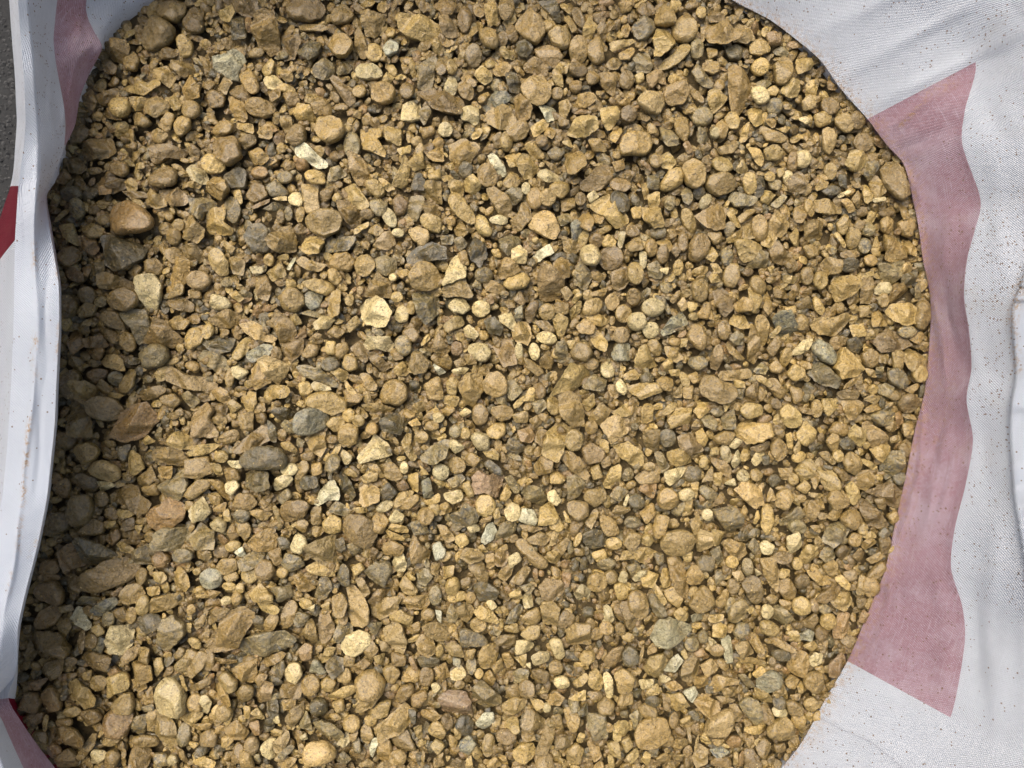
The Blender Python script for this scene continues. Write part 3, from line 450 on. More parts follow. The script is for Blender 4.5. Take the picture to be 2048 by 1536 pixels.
(100,560,1.953,"""rc 86,-4 104,-6 111,4 110,16 104,30 98,30 92,20 88,8;roE 75,20,14,11,0;fg 70,34 86,30 94,32 100,46 96,60 86,65 82,50 74,40;ao 94,64 104,50 110,38 118,42 132,62 122,69 106,65;fo 35,46 48,46 68,55 69,64 62,65 48,55;ro 50,40 54,32 68,33 72,44 76,52 60,48
rt 26,32 34,23 46,26 42,36 28,38;roE 17,27,10,11,0;an 14,56 20,48 32,66 24,76 16,66;fn 30,60 50,56 56,68 34,69;rtE 77,63,7,10,-20;fk 47,84 54,77 66,76 74,82 78,92 68,92 54,88;rg 92,76 104,66 118,68 121,78 114,88 98,90;rl 137,58 142,49 150,49 155,58 152,65 142,72 138,66
fk 116,102 122,90 130,92 138,98 160,100 165,108 160,114 140,112 126,107;rl 106,95 112,88 120,90 116,102 110,104;ft 162,116 172,110 180,114 183,122 178,128 168,122;rc 162,24 166,14 178,18 186,26 176,30 166,30;al 180,14 188,10 197,18 192,22
ao 118,20 130,16 144,24 142,32 128,30 120,26;at 118,42 128,36 141,42 136,50 122,50;flE 193,70,6,13,25;ad 150,62 165,58 186,60 182,72 168,76;fg 150,80 156,72 176,78 180,90 168,94;at 162,40 180,30 196,36 200,40 180,48 166,46;fp 142,140 156,126 166,134 162,142 170,160 144,160
rpE 55,132,17,12,5;an 60,160 76,134 96,126 106,144 92,160 76,166;at 22,104 36,104 43,110 40,122 34,130 24,120;ro 8,98 22,92 30,100 22,122 10,118;ao 12,130 24,126 38,142 44,160 18,160;rgE 65,101,7,7,0;ft 68,112 76,92 84,92 84,108 78,115;rn 34,96 44,91 56,92 52,100 42,106
ft 90,114 110,108 118,113 108,120 90,124;rt 110,120 124,117 132,124 124,131 114,127;ag 132,118 140,114 151,124 142,131 136,126;rc 184,90 190,88 202,94 192,102 186,98;rt 120,140 133,131 136,138 124,144;rn 32,72 42,70 54,70 48,80 42,82;roE 36,16,8,9,0;rgE 50,22,7,5,-20;rl 10,40 18,34 20,44 12,54;rl 181,126 186,122 195,130 184,137;ft 140,10 150,10 152,18 142,18;rt 116,20 130,2 136,6 134,14 122,18;rdE 152,4,12,7,0;rtE 182,100,4,10,0;rlE 160,52,5,8,10;al 198,128 206,118 208,140 200,136;ft 192,140 206,134 206,154 196,152;ft 44,110 52,102 62,112 48,120;fl 50,116 60,115 76,118 70,121 56,120"""),
(480,560,1.953,"""rt 42,26 43,14 50,7 58,10 65,18 64,26 56,32 46,30;fG 66,14 74,8 82,14 80,26 72,30 66,24;al 88,30 92,12 102,11 102,36 94,38 90,34;ac 122,26 128,20 138,17 148,22 156,34 150,46 140,47 128,44 122,38;rc 157,38 160,28 168,24 172,34 170,42 162,43
ag 176,14 196,12 202,20 202,34 190,44 184,38;ac 75,44 82,37 92,37 96,40 90,50 78,50;fk 0,46 10,42 18,46 26,54 34,58 30,63 14,60 4,52;at 31,42 38,32 52,44 56,52 50,66 40,67 36,54;fG 3,76 20,66 31,66 28,76 12,84;ak 22,84 28,78 42,84 48,88 44,98 36,106 28,98
ft 10,92 18,82 24,88 30,104 14,112;fg 56,88 68,87 84,94 99,106 97,110 88,108 64,98;rdE 92,86,9,7,0;rt 62,78 70,64 80,68 78,76 70,80;rl 87,72 88,63 97,63 97,76 89,76;rt 98,78 98,66 108,64 110,72 105,80;fc 125,68 130,58 152,58 156,66 152,73 138,70 128,71
ap 112,70 124,60 130,72 130,80 126,84 118,76;rl 105,88 107,76 118,80 120,90 112,94;rgE 167,67,8,10,-15;ro 166,52 176,48 184,56 178,64 168,60;rt 173,90 176,74 184,74 193,84 190,94 178,96;al 157,92 166,83 172,94 168,98 160,97;rt 142,120 148,106 160,102 170,108 171,122 162,128 148,126
rt 187,108 204,98 208,122 194,122;al 93,94 100,90 108,94 109,100 104,104;ft 122,96 130,96 140,108 138,113 130,112;rl 66,124 76,116 88,114 98,118 108,124 106,134 94,138 86,134 72,129;rl 59,106 68,104 74,112 70,118 62,118;ac 72,108 76,104 92,110 92,113 76,113
al 22,114 30,108 48,108 52,114 48,120 30,122 24,118;fl 2,126 6,114 14,116 16,126 10,136 4,134;rG 58,150 60,136 70,131 82,133 90,142 84,152 70,158 58,156;rl 88,148 94,141 106,140 106,152 96,156;at 125,128 140,126 156,132 146,138 128,134;ft 104,112 116,114 126,118 122,126 108,124
al 107,100 112,108 120,116 114,118 108,110;ad 145,142 160,136 170,146 164,158 148,154;at 130,75 138,74 152,88 146,94 134,84;ao 44,72 56,60 64,60 62,74 50,84;rlE 175,28,4,7,0;fg 61,34 70,30 88,35 78,38;ft 66,64 78,54 86,57 76,60;al 48,40 56,34 62,44 54,46;fn 56,60 64,44 66,58;rt 88,54 96,46 106,52 100,60;fl 108,46 118,36 122,44 112,54;rg 134,52 140,47 148,54 142,58;rlE 160,17,6,5,0;rlE 111,20,4,6,0;rt 152,72 158,70 168,80 158,82;roE 36,76,5,8,0;ad 32,134 44,130 54,136 50,144 38,143;rg 40,148 50,143 56,150 46,156;al 185,64 192,54 194,60 186,68;ft 196,70 204,56 206,76 198,78;rw 196,86 206,92 204,98 196,92;rlE 111,139,6,7,0;rlE 121,144,6,6,0;fg 26,144 34,144 38,152 30,154;al 172,146 180,142 185,148 176,150;rl 197,138 206,132 206,146 198,144"""),
(860,560,1.953,"""rt 12,10 20,2 34,-2 42,12 45,18 38,18 28,16 16,17;rc 18,26 24,19 34,18 41,28 34,34 24,33;rcE 52,29,9,8,0;ac 71,36 82,32 88,44 88,54 80,48 72,42;ro 98,30 104,21 112,22 108,36 102,44 98,38;rtE 120,32,8,8,0;rt 126,30 130,22 142,24 142,34 132,35
fl 126,38 133,34 142,40 137,58 132,60 128,48;rl 157,32 160,22 172,18 177,24 174,32 162,36;fl 14,46 26,36 32,38 34,46 16,54;ac 34,50 40,45 50,56 46,60 38,58;rcE 120,59,10,6,15;rt 150,48 160,38 170,48 166,55 154,54;al 161,36 172,33 186,42 176,47 166,44;rcE 107,73,5,9,-10
rc 38,68 46,64 58,66 62,76 56,84 48,82 40,74;rnE 27,70,6,7,0;at 3,66 8,54 20,72 10,78 2,72;ap 64,68 78,58 84,64 88,84 76,90 70,78;rcE 91,74,4,10,0;rt 144,74 150,64 160,64 166,74 160,84 148,80;fg 128,74 130,64 138,62 142,82 132,84
al 122,120 134,100 140,92 143,86 158,88 166,92 160,104 148,112 134,114;at 132,118 144,114 152,120 157,134 158,150 146,150 134,138;al 165,60 176,54 182,64 180,74 170,68;rpE 197,56,8,8,0;fG 187,76 192,66 206,64 206,82 190,82;rcE 183,92,7,8,0;ag 156,110 168,96 182,102 178,114 166,112
rc 191,108 196,100 203,112 200,118 193,114;at 30,108 38,96 52,96 54,112 44,130 36,126;rt 54,106 60,96 70,94 78,102 78,116 68,120 58,116;rg 78,104 86,102 95,114 84,124 80,120;rl 16,106 22,99 29,104 26,118 18,116;ft 5,84 18,76 22,84 20,91 8,88;roE 112,114,7,8,0
fl 85,126 98,118 102,110 107,112 106,124 96,124 88,134;rt 62,132 76,128 86,134 82,142 72,145 64,138;at 163,142 176,126 186,134 180,150 166,146;fl 157,126 168,116 170,128 162,135;rlE 127,129,7,9,-20;fg 104,126 116,122 120,130 110,138;roE 51,138,8,11,0
al 188,136 206,124 208,138 192,142;at 102,144 110,139 115,146 108,152;ft 96,80 104,82 118,94 110,98 100,90;ft 112,82 122,72 127,82 124,92 114,88;al 12,120 22,118 30,120 26,130 14,126;ac 28,138 36,131 43,135 34,140;rcE 8,141,6,5,0;ad 56,42 66,38 74,48 72,56 60,54
at 84,52 90,44 100,42 104,56 100,66 88,62;ft 54,2 66,2 82,14 74,17 62,10;rp 86,20 92,10 98,22 94,26;ft 76,22 86,20 88,28 80,28;fG 87,30 94,26 95,38 88,38;ft 106,42 120,42 128,52 120,54;al 144,30 155,20 154,32 146,40;rt 162,14 174,10 184,6 178,16 166,16;rkE 187,22,7,8,0;rtE 199,34,8,9,0;fl 145,22 152,10 156,16 148,24;rlE 162,15,5,5,0;rt 134,10 140,6 146,14 140,22;rtE 166,86,7,6,0;rl 140,62 150,62 144,72;rt 24,84 32,80 38,86 28,90;ac 22,92 30,90 40,90 34,96 24,96;aw 1,84 10,90 16,94 8,97;fg 66,118 78,116 78,130 70,126;rt 84,138 100,134 100,146 88,146;fl 35,76 44,76 48,86 38,86"""),
(1240,560,1.953,"""rcE 34,28,11,9,0;rcE 18,42,9,9,0;rcE 33,51,8,8,0;rt 74,4 84,-2 92,4 90,18 84,23 76,18;ap 98,12 106,6 114,14 116,28 108,38 100,26;fl 132,10 140,3 147,20 140,34 134,30;at 118,26 126,18 134,22 134,32 122,32;fG 43,52 54,38 66,32 72,44 58,52 46,56
rt 70,56 76,45 84,47 88,60 86,72 78,70 72,62;rt 138,38 146,36 154,46 152,66 144,66 140,50;ft 133,50 142,50 145,68 142,86 132,80;fG 154,38 162,33 172,32 182,44 190,54 180,61 170,60 162,48;al 113,44 120,34 130,36 134,48 126,50;fg 113,60 120,52 128,56 127,66 118,65
rtE 107,51,6,10,0;ft 108,62 116,68 130,80 122,82 112,74;fp 94,78 98,68 104,66 106,80 102,92 96,90;al 16,82 20,70 27,67 34,78 40,88 26,90 17,88;rtE 37,69,6,9,-30;at 46,68 56,68 67,80 58,84 50,78;fG 0,68 16,66 16,82 2,82;rgE 81,85,9,7,0
rt 84,108 88,98 94,97 104,104 117,108 117,122 104,126 92,122 84,116;at 102,94 124,92 134,90 136,100 120,102 106,103;fl 137,97 146,98 157,106 154,110 144,104;fl 7,110 22,106 38,106 43,114 32,118 21,122 14,116;rt 38,104 46,98 56,102 54,114 44,112
rdE 29,101,7,6,0;al 4,98 14,92 24,94 18,102 6,102;rl 172,96 180,86 190,92 190,98 180,104;ag 138,92 148,84 154,90 150,96 140,95;rt 155,88 162,82 168,90 164,96 157,94;rlE 172,79,5,10,10;ac 176,76 190,62 200,60 196,70 186,76;rl 124,132 130,126 146,128 146,138 132,142 125,138
rl 166,134 174,127 184,136 186,148 176,152 168,146;fl 50,144 60,132 74,132 72,146 54,152;al 76,134 84,126 96,126 92,134 82,142;rl 22,134 28,126 36,130 34,146 24,146;al 106,126 114,126 108,136;fg 84,142 92,136 100,146 98,154 88,150;at 0,130 14,126 14,136 0,142
rt 176,108 188,112 188,122 180,128;ao 130,112 142,104 141,124 132,124;at 56,116 66,104 64,120 56,120;roE 15,17,7,9,-10;rk 60,24 66,16 70,28 64,32;rl 70,22 80,24 78,30 72,33;rt 80,34 86,28 94,28 92,40 82,38;rlE 76,37,5,4,0;ag 32,12 46,18 54,34 50,37 44,24;rt 52,20 60,10 63,12 56,24;rtE 57,63,6,4,0;al 64,60 70,60 68,68 63,68;ft 136,0 148,0 156,4 154,14 146,12;ft 148,28 156,8 158,30 152,36;at 158,8 168,4 176,18 160,17;rl 170,28 182,26 180,36 174,34;rtE 188,43,6,8,0;rl 154,56 166,44 166,50 158,60;rt 152,70 162,56 168,62 158,80;rt 150,104 160,100 172,114 166,124 156,112;al 118,102 128,104 128,110 120,110;fg 120,112 128,112 126,122 121,120;ft 182,26 192,16 198,28 186,30;ft 94,28 97,40 92,40;rt 66,110 76,108 74,122 66,120;al 43,86 52,78 56,90 48,94;al 50,92 62,92 62,98 54,98;rg 38,94 48,94 46,98;rlE 67,102,4,8,-20;rt 70,98 80,94 82,104 76,106;ag 106,142 118,132 118,152 108,152;at 74,150 80,142 82,150;at 183,130 196,132 198,138 188,136;rtE 5,34,7,9,0;rdE 4,52,7,9,0;rdE 5,4,5,7,0"""),
(1560,560,1.953,"""al 110,32 118,25 136,24 143,30 138,44 128,46 116,40;ro 138,40 146,20 155,22 154,40 146,51 139,48;ap 97,66 104,56 112,51 122,54 136,66 128,70 106,74;al 55,6 60,-4 78,-4 82,6 74,16 60,21;ft 86,-2 98,-2 98,22 86,23;rc 101,8 106,2 114,2 118,8 112,15 102,14
at 114,16 118,6 130,2 138,8 128,16 118,23;at 33,44 40,39 54,39 66,34 73,38 66,48 60,56 50,56 36,50;al 75,46 88,45 90,57 78,58;al 91,51 102,50 102,60 91,60;rd 70,62 80,58 88,66 84,75 74,72;rG 36,66 44,60 54,68 59,78 54,87 44,82 37,74;al 56,90 62,76 66,68 76,78 86,90 78,98 62,100
ad 32,96 36,84 46,86 60,102 56,110 40,106;rt 86,76 94,70 102,74 102,86 96,90 88,86;rt 116,72 128,73 128,92 118,91;at 130,76 138,70 150,78 150,86 140,90 134,94;rg 109,94 118,90 126,96 130,106 124,112 112,104;rtE 144,96,7,9,0;at 66,110 78,98 86,96 78,106 68,112
fl 44,122 62,122 62,130 50,140 46,134;at 66,124 80,123 87,128 78,142 72,144 68,134;rt 86,122 96,117 104,122 98,127;ft 86,132 100,126 112,126 108,132 90,136;rg 94,138 104,134 118,136 116,146 106,150 98,144;roE 132,126,9,10,0;fg 104,108 110,106 118,110 112,120 104,116
rtE 119,118,7,5,0;rt 60,116 70,112 82,114 82,122 66,122;ft 128,112 140,106 144,108 136,116;at 94,48 98,34 108,30 112,46;rgE 131,53,9,6,0;rt 134,60 146,52 150,56 144,66;rpE 61,64,7,7,0;at 78,104 86,98 86,112 80,110;rlE 97,112,5,5,0;ft 72,28 78,24 86,30 78,34;ft 84,26 94,26 92,36 84,38;rl 35,20 40,16 48,30 44,36 38,30;ft 48,36 58,22 58,36 50,38;rtE 63,28,5,6,0;rtE 109,20,5,7,0;rl 100,18 105,16 105,28;ag 100,90 108,88 107,96 98,96;ft 88,90 96,92 100,100 92,98;at 104,76 114,76 110,86 104,84;fg 140,8 146,0 149,16 142,18;an 118,138 126,134 130,146 122,150;ft 128,148 140,144 138,158 128,160;rtE 116,150,6,6,0;rtE 39,132,5,9,0"""),
(80,840,1.953,"""ao 24,2 40,-4 48,0 56,18 48,20 32,16 26,10;rt 33,32 38,25 50,24 60,32 54,42 42,44;roE 22,22,10,9,0;rk 46,54 54,44 64,42 78,50 78,60 70,64 56,60;ro 30,62 40,55 52,60 54,72 46,76 38,68;ac 53,64 70,65 72,69 56,75;fl 85,36 90,32 100,40 103,50 92,57 86,52
at 92,62 104,54 110,48 115,62 106,71 96,67;at 114,36 120,28 140,29 148,42 146,49 130,46 116,44;fg 119,68 144,52 150,66 146,76 140,82 124,76;ft 148,42 168,38 175,54 160,60 150,58;fl 149,34 160,26 178,25 181,28 166,36 152,37;ft 145,76 160,62 172,62 172,70 154,82
ao 67,76 84,68 96,70 100,78 115,84 108,94 99,98 88,90 70,86;rn 108,98 114,90 124,88 128,80 144,88 146,100 134,110 120,114 112,106;ac 151,92 164,80 174,94 168,102 157,104;ro 30,90 36,77 50,78 53,92 46,106 32,110 27,104;ro 4,104 12,96 28,96 26,112 10,120 2,118
an 16,138 26,128 36,126 38,140 40,150 24,156;ag 36,124 44,120 58,128 72,138 72,144 52,150 40,148;ag 115,132 118,116 128,111 148,112 149,130 136,134;al 74,130 78,126 94,133 92,138 80,136;rn 112,144 120,134 130,142 128,152 116,154;rc 172,108 180,100 189,106 188,116 178,114
ag 92,136 108,128 115,134 110,150 94,148;ag 150,122 160,108 176,116 178,132 162,132;rn 61,124 76,112 78,122 70,130;ro 34,118 48,102 60,108 60,118 46,120;al 130,20 138,12 156,22 156,30 142,30 132,26;ft 170,60 184,64 192,82 186,84;rtE 191,144,9,8,0;rn 8,56 14,55 19,62 14,68 8,64
fn 10,70 24,60 29,66 26,80 14,80;rt 186,50 200,50 204,62 190,62;rc 188,66 198,62 203,68 196,78 190,74;ft 40,44 52,43 48,50 41,52;al 101,22 108,16 116,22 104,26;roE 59,82,6,8,0;fg 76,40 78,28 88,26 84,42;rlE 184,38,7,6,0;al 172,44 184,46 186,56 178,56;rc 190,42 205,42 206,50 196,48;at 116,50 134,48 132,60 120,60;rt 100,70 116,66 118,78 106,78;fl 62,112 66,106 76,104 72,110;rtE 110,121,6,6,0;ro 82,106 92,100 94,112 80,116;al 92,110 104,108 98,118;rt 94,104 108,100 106,108 96,108;rt 180,20 190,12 200,10 202,20 190,26;rl 187,96 192,90 196,104 188,104;ro 190,116 196,106 203,118 196,124;rlE 196,130,8,5,-20;rt 178,90 190,84 188,94 176,94;rt 172,76 184,80 182,88 174,86;rc 95,134 106,134 104,138;rtE 168,139,6,6,0;rgE 144,140,10,7,0"""),
(460,840,1.953,"""at 4,32 14,20 30,6 38,12 40,20 26,28 8,35;rd 10,42 20,30 36,27 54,30 60,40 50,50 28,50 14,48;rl 50,24 60,22 68,30 66,34 56,30;at 76,20 86,12 96,14 98,28 92,36 84,32;rt 112,12 120,4 130,8 130,22 122,28 112,22;fc 131,38 142,24 146,16 160,26 164,36 134,44
fl 97,46 108,26 113,27 104,46;rc 113,34 116,31 125,38 122,44 117,47;rcE 60,51,9,6,-5;rt 64,66 70,44 78,42 81,50 74,60 68,68;rc 43,70 46,60 56,56 64,60 58,68 46,73;ad 12,56 24,52 38,54 44,68 30,72 16,68;rt 2,88 8,76 22,76 28,86 20,92 6,90;rg 46,80 58,70 64,78 54,87
ro 49,94 58,84 70,82 83,86 76,98 62,105 52,102;fw 86,86 92,72 102,62 111,74 111,82 100,82 90,88;ad 106,62 114,54 124,64 128,76 122,84 112,74;rt 158,52 164,42 172,50 178,60 166,62 158,58;rl 133,60 142,52 150,54 150,62 138,65;ak 133,84 133,70 140,65 152,72 153,82 138,88
rd 153,72 162,64 171,74 164,82 156,80;fl 179,58 193,54 193,74 186,72;rn 170,66 178,61 184,70 174,73;rl 168,88 172,76 186,72 188,76 176,86 170,91;rt 173,86 190,76 194,82 184,92 174,92;rcE 158,89,9,5,-20;fG 196,64 204,60 208,80 198,80
ro 116,112 120,98 132,97 144,102 150,118 144,130 130,128 118,118;rt 144,104 152,93 162,104 156,116 146,116;rl 94,106 102,98 112,102 114,114 104,118 96,114;rt 17,126 28,116 40,112 46,120 44,134 30,136 18,132;rc 62,130 68,116 76,118 80,126 74,136 64,135;al 78,128 106,118 106,134 108,148 98,150 82,138
fl 163,122 158,112 178,120 176,124;ac 165,148 170,138 176,137 180,148 178,156 168,156;al 162,112 166,106 180,110 182,116 174,116;rc 162,102 170,92 178,98 176,104 166,106;at 156,128 166,124 178,130 174,140 158,138;ag 184,106 196,104 204,116 188,118;ag 8,146 20,136 34,138 30,150 14,154
at 140,158 158,136 162,156;ft 184,130 188,118 194,128 204,136 200,148 186,146;rg 51,150 56,138 70,140 76,150 60,156;rgE 12,98,8,7,0;rtE 14,112,6,9,-20;ft 16,94 30,92 42,96 34,104;rlE 32,34,5,4,0;al 176,24 182,10 186,14 184,26 192,38 186,42 180,34;rg 196,34 204,28 206,42 200,44;rt 82,46 92,44 94,54 84,58;rd 70,68 74,58 88,58 90,68 78,72;rgE 106,44,7,9,20;ft 138,44 150,46 158,58 152,60;rt 82,92 92,88 92,108 84,108;ag 100,94 108,84 122,92 116,99;al 126,90 140,90 138,96 130,95;rt 64,110 72,100 80,106 76,116;fl 44,90 48,88 52,106 50,110;fl 68,104 68,108 58,116 60,110;rd 48,120 58,122 62,130 52,134;rt 38,136 50,132 52,146 46,150;rd 107,124 116,120 118,132 110,138;ag 120,128 130,124 134,136 124,140;ro 142,140 146,130 152,134 148,144;rt 142,118 150,114 153,124 146,126;aw 4,136 12,130 14,140 8,141;rtE 145,9,6,6,0;rd 156,2 176,0 180,14 168,22;al 187,2 194,6 186,8;rtE 196,18,7,6,0;rcE 178,49,4,6,0;fl 193,44 204,56 198,56;roE 80,37,6,5,0;fg 68,18 76,22 74,28 68,26;ad 37,0 46,8 46,24 40,20;fg 50,6 56,0 66,4 66,14 56,12;roE 104,20,6,4,0"""),
(840,840,1.953,"""fl 125,34 130,14 144,2 155,12 148,28 142,42 132,38;rl 68,12 74,5 86,3 88,14 80,20 71,18;rc 52,16 58,13 70,16 71,30 60,31 54,24;rc 28,26 34,20 46,28 36,35;ag 2,36 14,26 24,20 30,24 26,38 14,45 4,42;rcE 21,54,8,8,0;rtE 37,47,9,8,0;rt 46,38 52,33 62,40 56,49 48,44
al 64,32 74,30 81,36 80,42 68,38;fP 54,60 60,52 70,58 78,55 85,60 80,76 78,80 66,75 54,76;at 118,22 122,8 130,12 127,28;an 100,12 112,8 118,16 114,24 104,22;ag 88,30 92,18 100,22 111,30 100,36;rp 166,30 176,24 190,32 188,42 172,46;ft 147,34 156,33 164,40 175,58 170,62 158,54 148,44
at 117,48 124,38 136,42 134,54 120,58;fl 189,66 196,50 206,46 206,68 192,72;rlE 67,89,10,11,0;ag 31,98 48,87 61,96 58,104 36,114;rcE 95,96,8,9,0;fw 101,104 106,92 116,94 121,104 116,111;fl 121,108 124,92 134,86 142,100 138,106;rl 132,106 142,100 148,112 142,116 134,112
fg 104,76 112,68 124,70 130,82 126,90 114,86;rc 131,76 138,73 145,84 140,89 132,84;fg 86,60 94,58 102,70 102,76 96,76 90,66;rl 82,80 88,69 94,76 88,85;rt 168,78 174,72 190,72 192,82 180,90 170,84;rt 151,86 160,84 172,86 172,98 162,104 153,96;ag 152,60 160,58 170,66 164,78 152,84
fw 62,124 68,110 74,107 78,116 74,124 66,128;fg 76,124 84,106 97,104 98,114 90,124;rt 97,128 104,124 112,128 120,138 131,146 130,154 118,152 104,138;al 130,138 142,134 146,140 140,150 132,146;rd 167,118 178,112 192,118 192,130 178,134 168,126
rt 185,98 200,104 206,118 192,120 186,110;rw 12,130 20,126 26,134 24,140 16,144;rl 36,120 46,117 50,126 42,132 36,126;at 40,142 46,132 60,134 66,142 52,148;rc 24,76 32,74 42,72 43,82 34,86 26,82;fw 0,62 10,72 14,80 4,80;rlE 25,141,7,4,-25;at 17,108 26,110 36,122 28,126 22,120
rc 47,110 56,106 62,114 52,117;rlE 162,124,3,8,25;rc 90,142 100,136 104,144 92,154;aoE 83,142,7,9,20;at 20,88 28,84 32,94 20,98;rlE 14,92,6,7,0;rtE 6,98,8,8,0;rl 0,84 10,82 20,74 20,84 10,88;ag 28,62 42,56 46,62 34,70;rl 42,68 50,62 56,78 50,80;rd 62,46 72,42 82,50 86,60 74,54;ft 88,54 100,52 104,60;rl 134,56 142,54 150,62 146,66 134,66;rl 176,50 184,46 188,60 178,62;rt 186,44 194,36 196,46 188,50;fl 74,96 80,90 82,100 76,102;ft 60,104 74,98 72,104 62,106;ft 102,108 128,112 116,116 106,114;ak 136,116 143,116 138,130 133,130;rt 108,124 124,116 134,122 128,130 114,128;ft 138,132 150,122 154,124 146,140;rl 146,90 156,106 150,106;ft 170,106 180,92 184,96 176,112;rt 155,106 169,105 158,122 154,116;rcE 200,127,8,5,-10;rt 158,132 168,134 170,140 160,140;rl 176,138 190,134 192,144 182,147;ft 66,140 76,138 76,150 70,154;rt 76,136 88,128 90,134 80,140;al 59,132 64,128 70,136 62,136;rl 192,142 200,150 188,154;rtE 12,6,7,5,0;rgE 36,12,6,6,0;rlE 46,14,5,6,0;rlE 158,21,9,11,0;rt 190,12 204,8 204,22 196,24;rtE 176,8,6,7,0"""),
(1220,840,1.953,"""fk -8,6 4,-4 20,0 18,14 2,24;al 5,28 20,23 34,34 34,46 26,48 12,38;at 34,12 50,10 50,28 44,34 36,24;rdE 60,19,8,9,0;ap 70,18 84,14 96,30 84,36 72,28;al 60,33 72,30 82,32 85,44 70,48 62,42;fl 131,10 140,3 164,4 164,16 154,22 142,24 134,18;rt 106,18 118,12 130,14 122,26 110,24
fl 89,14 96,9 102,20 98,28 90,22;rcE 120,35,5,9,-15;ac 126,44 132,30 138,42 130,50;fc 123,28 130,19 137,22 130,30;rc 146,42 150,34 160,34 156,42 150,48;rt 166,24 174,18 181,26 180,38 172,43 166,34;fk 27,60 34,54 46,51 52,58 52,65 32,66;al 0,58 8,46 20,58 12,68 0,70
an 30,72 34,67 49,66 46,82 36,76;ac 58,54 80,48 76,58 64,68 58,62;rd 77,60 82,48 95,50 92,62 84,64;rtE 59,81,10,11,0;rcE 79,77,8,6,-20;ft 104,40 118,42 125,50 124,60 114,54;rgE 102,76,10,6,35;fk 130,72 138,64 156,69 157,86 148,90 138,82;ag 108,94 124,88 134,98 134,108 124,120 114,104
rcE 101,98,5,6,0;rl 156,110 158,88 167,88 169,104 162,120;rt 170,88 172,76 182,70 188,80 180,92;ft 160,84 166,68 170,82;fg 175,104 194,88 200,98 188,108 178,109;ft 84,108 92,97 98,108 90,130;rt 52,128 58,116 74,113 86,118 86,130 74,138 58,138;rt 14,128 20,116 32,118 31,128 22,135
al 12,146 16,136 38,132 49,137 38,150 26,144;fk 91,132 92,112 104,116 106,130 94,138;fl 104,112 118,116 112,130 106,128;at 114,126 122,122 138,128 142,138 134,144 124,138;ag 104,136 112,130 118,144 112,150;rg 90,146 98,140 108,142 106,156 92,156;rt 45,112 50,98 62,100 56,116 48,124
rc 155,130 160,124 170,130 166,138 158,138;ac 182,120 194,116 197,130 186,138 182,130;rt 153,144 158,138 168,140 170,150 164,158 155,154;rg 142,130 148,120 154,130 150,139;rl 33,122 40,117 46,124 42,131 34,128;ag 0,78 10,69 20,74 10,84;rgE 28,84,9,7,20;rcE 138,58,6,6,0;rlE 151,57,6,6,0
rl 194,50 204,44 208,60 198,63;rgE 24,106,8,6,0;fl 180,16 186,13 188,30 183,28;ft 188,30 194,20 196,30 190,38;rlE 194,38,7,5,-20;ag 46,34 54,34 62,48 54,56;rl 105,30 112,28 113,36 104,36;rt 142,30 162,22 166,24 156,34;rd 156,38 164,36 164,46 158,46;ft 94,64 108,46 106,62;al 107,56 117,54 114,68 108,66;rc 118,66 128,60 130,68;rlE 97,44,4,6,20;rtE 41,48,6,4,0;rlE 188,61,5,6,0;ft 174,50 186,50 184,62 176,60;rg 76,92 78,84 70,88 64,96 72,100;al 76,84 86,82 82,98 76,100;fl 84,66 92,64 90,80 86,78;an 92,76 100,84 94,88;ft 104,90 116,74 122,84 112,88;rt 134,98 138,86 142,94 138,104;rl 147,106 152,90 154,100 150,108;roE 177,141,9,6,0;rlE 198,140,8,9,0;rlE 193,148,5,6,0;rlE 126,146,6,6,0;rg 46,138 56,138 56,150 50,150;rt 60,144 70,138 76,148 62,154;rl 74,136 86,136 84,146 78,146;ft 32,96 46,86 48,96 38,108;ft 2,96 8,88 24,92 14,98;rlE 5,128,8,6,0;rt 134,142 144,136 146,150 138,154;rgE 193,110,9,7,20;fc 14,88 18,76 20,78 17,89"""),
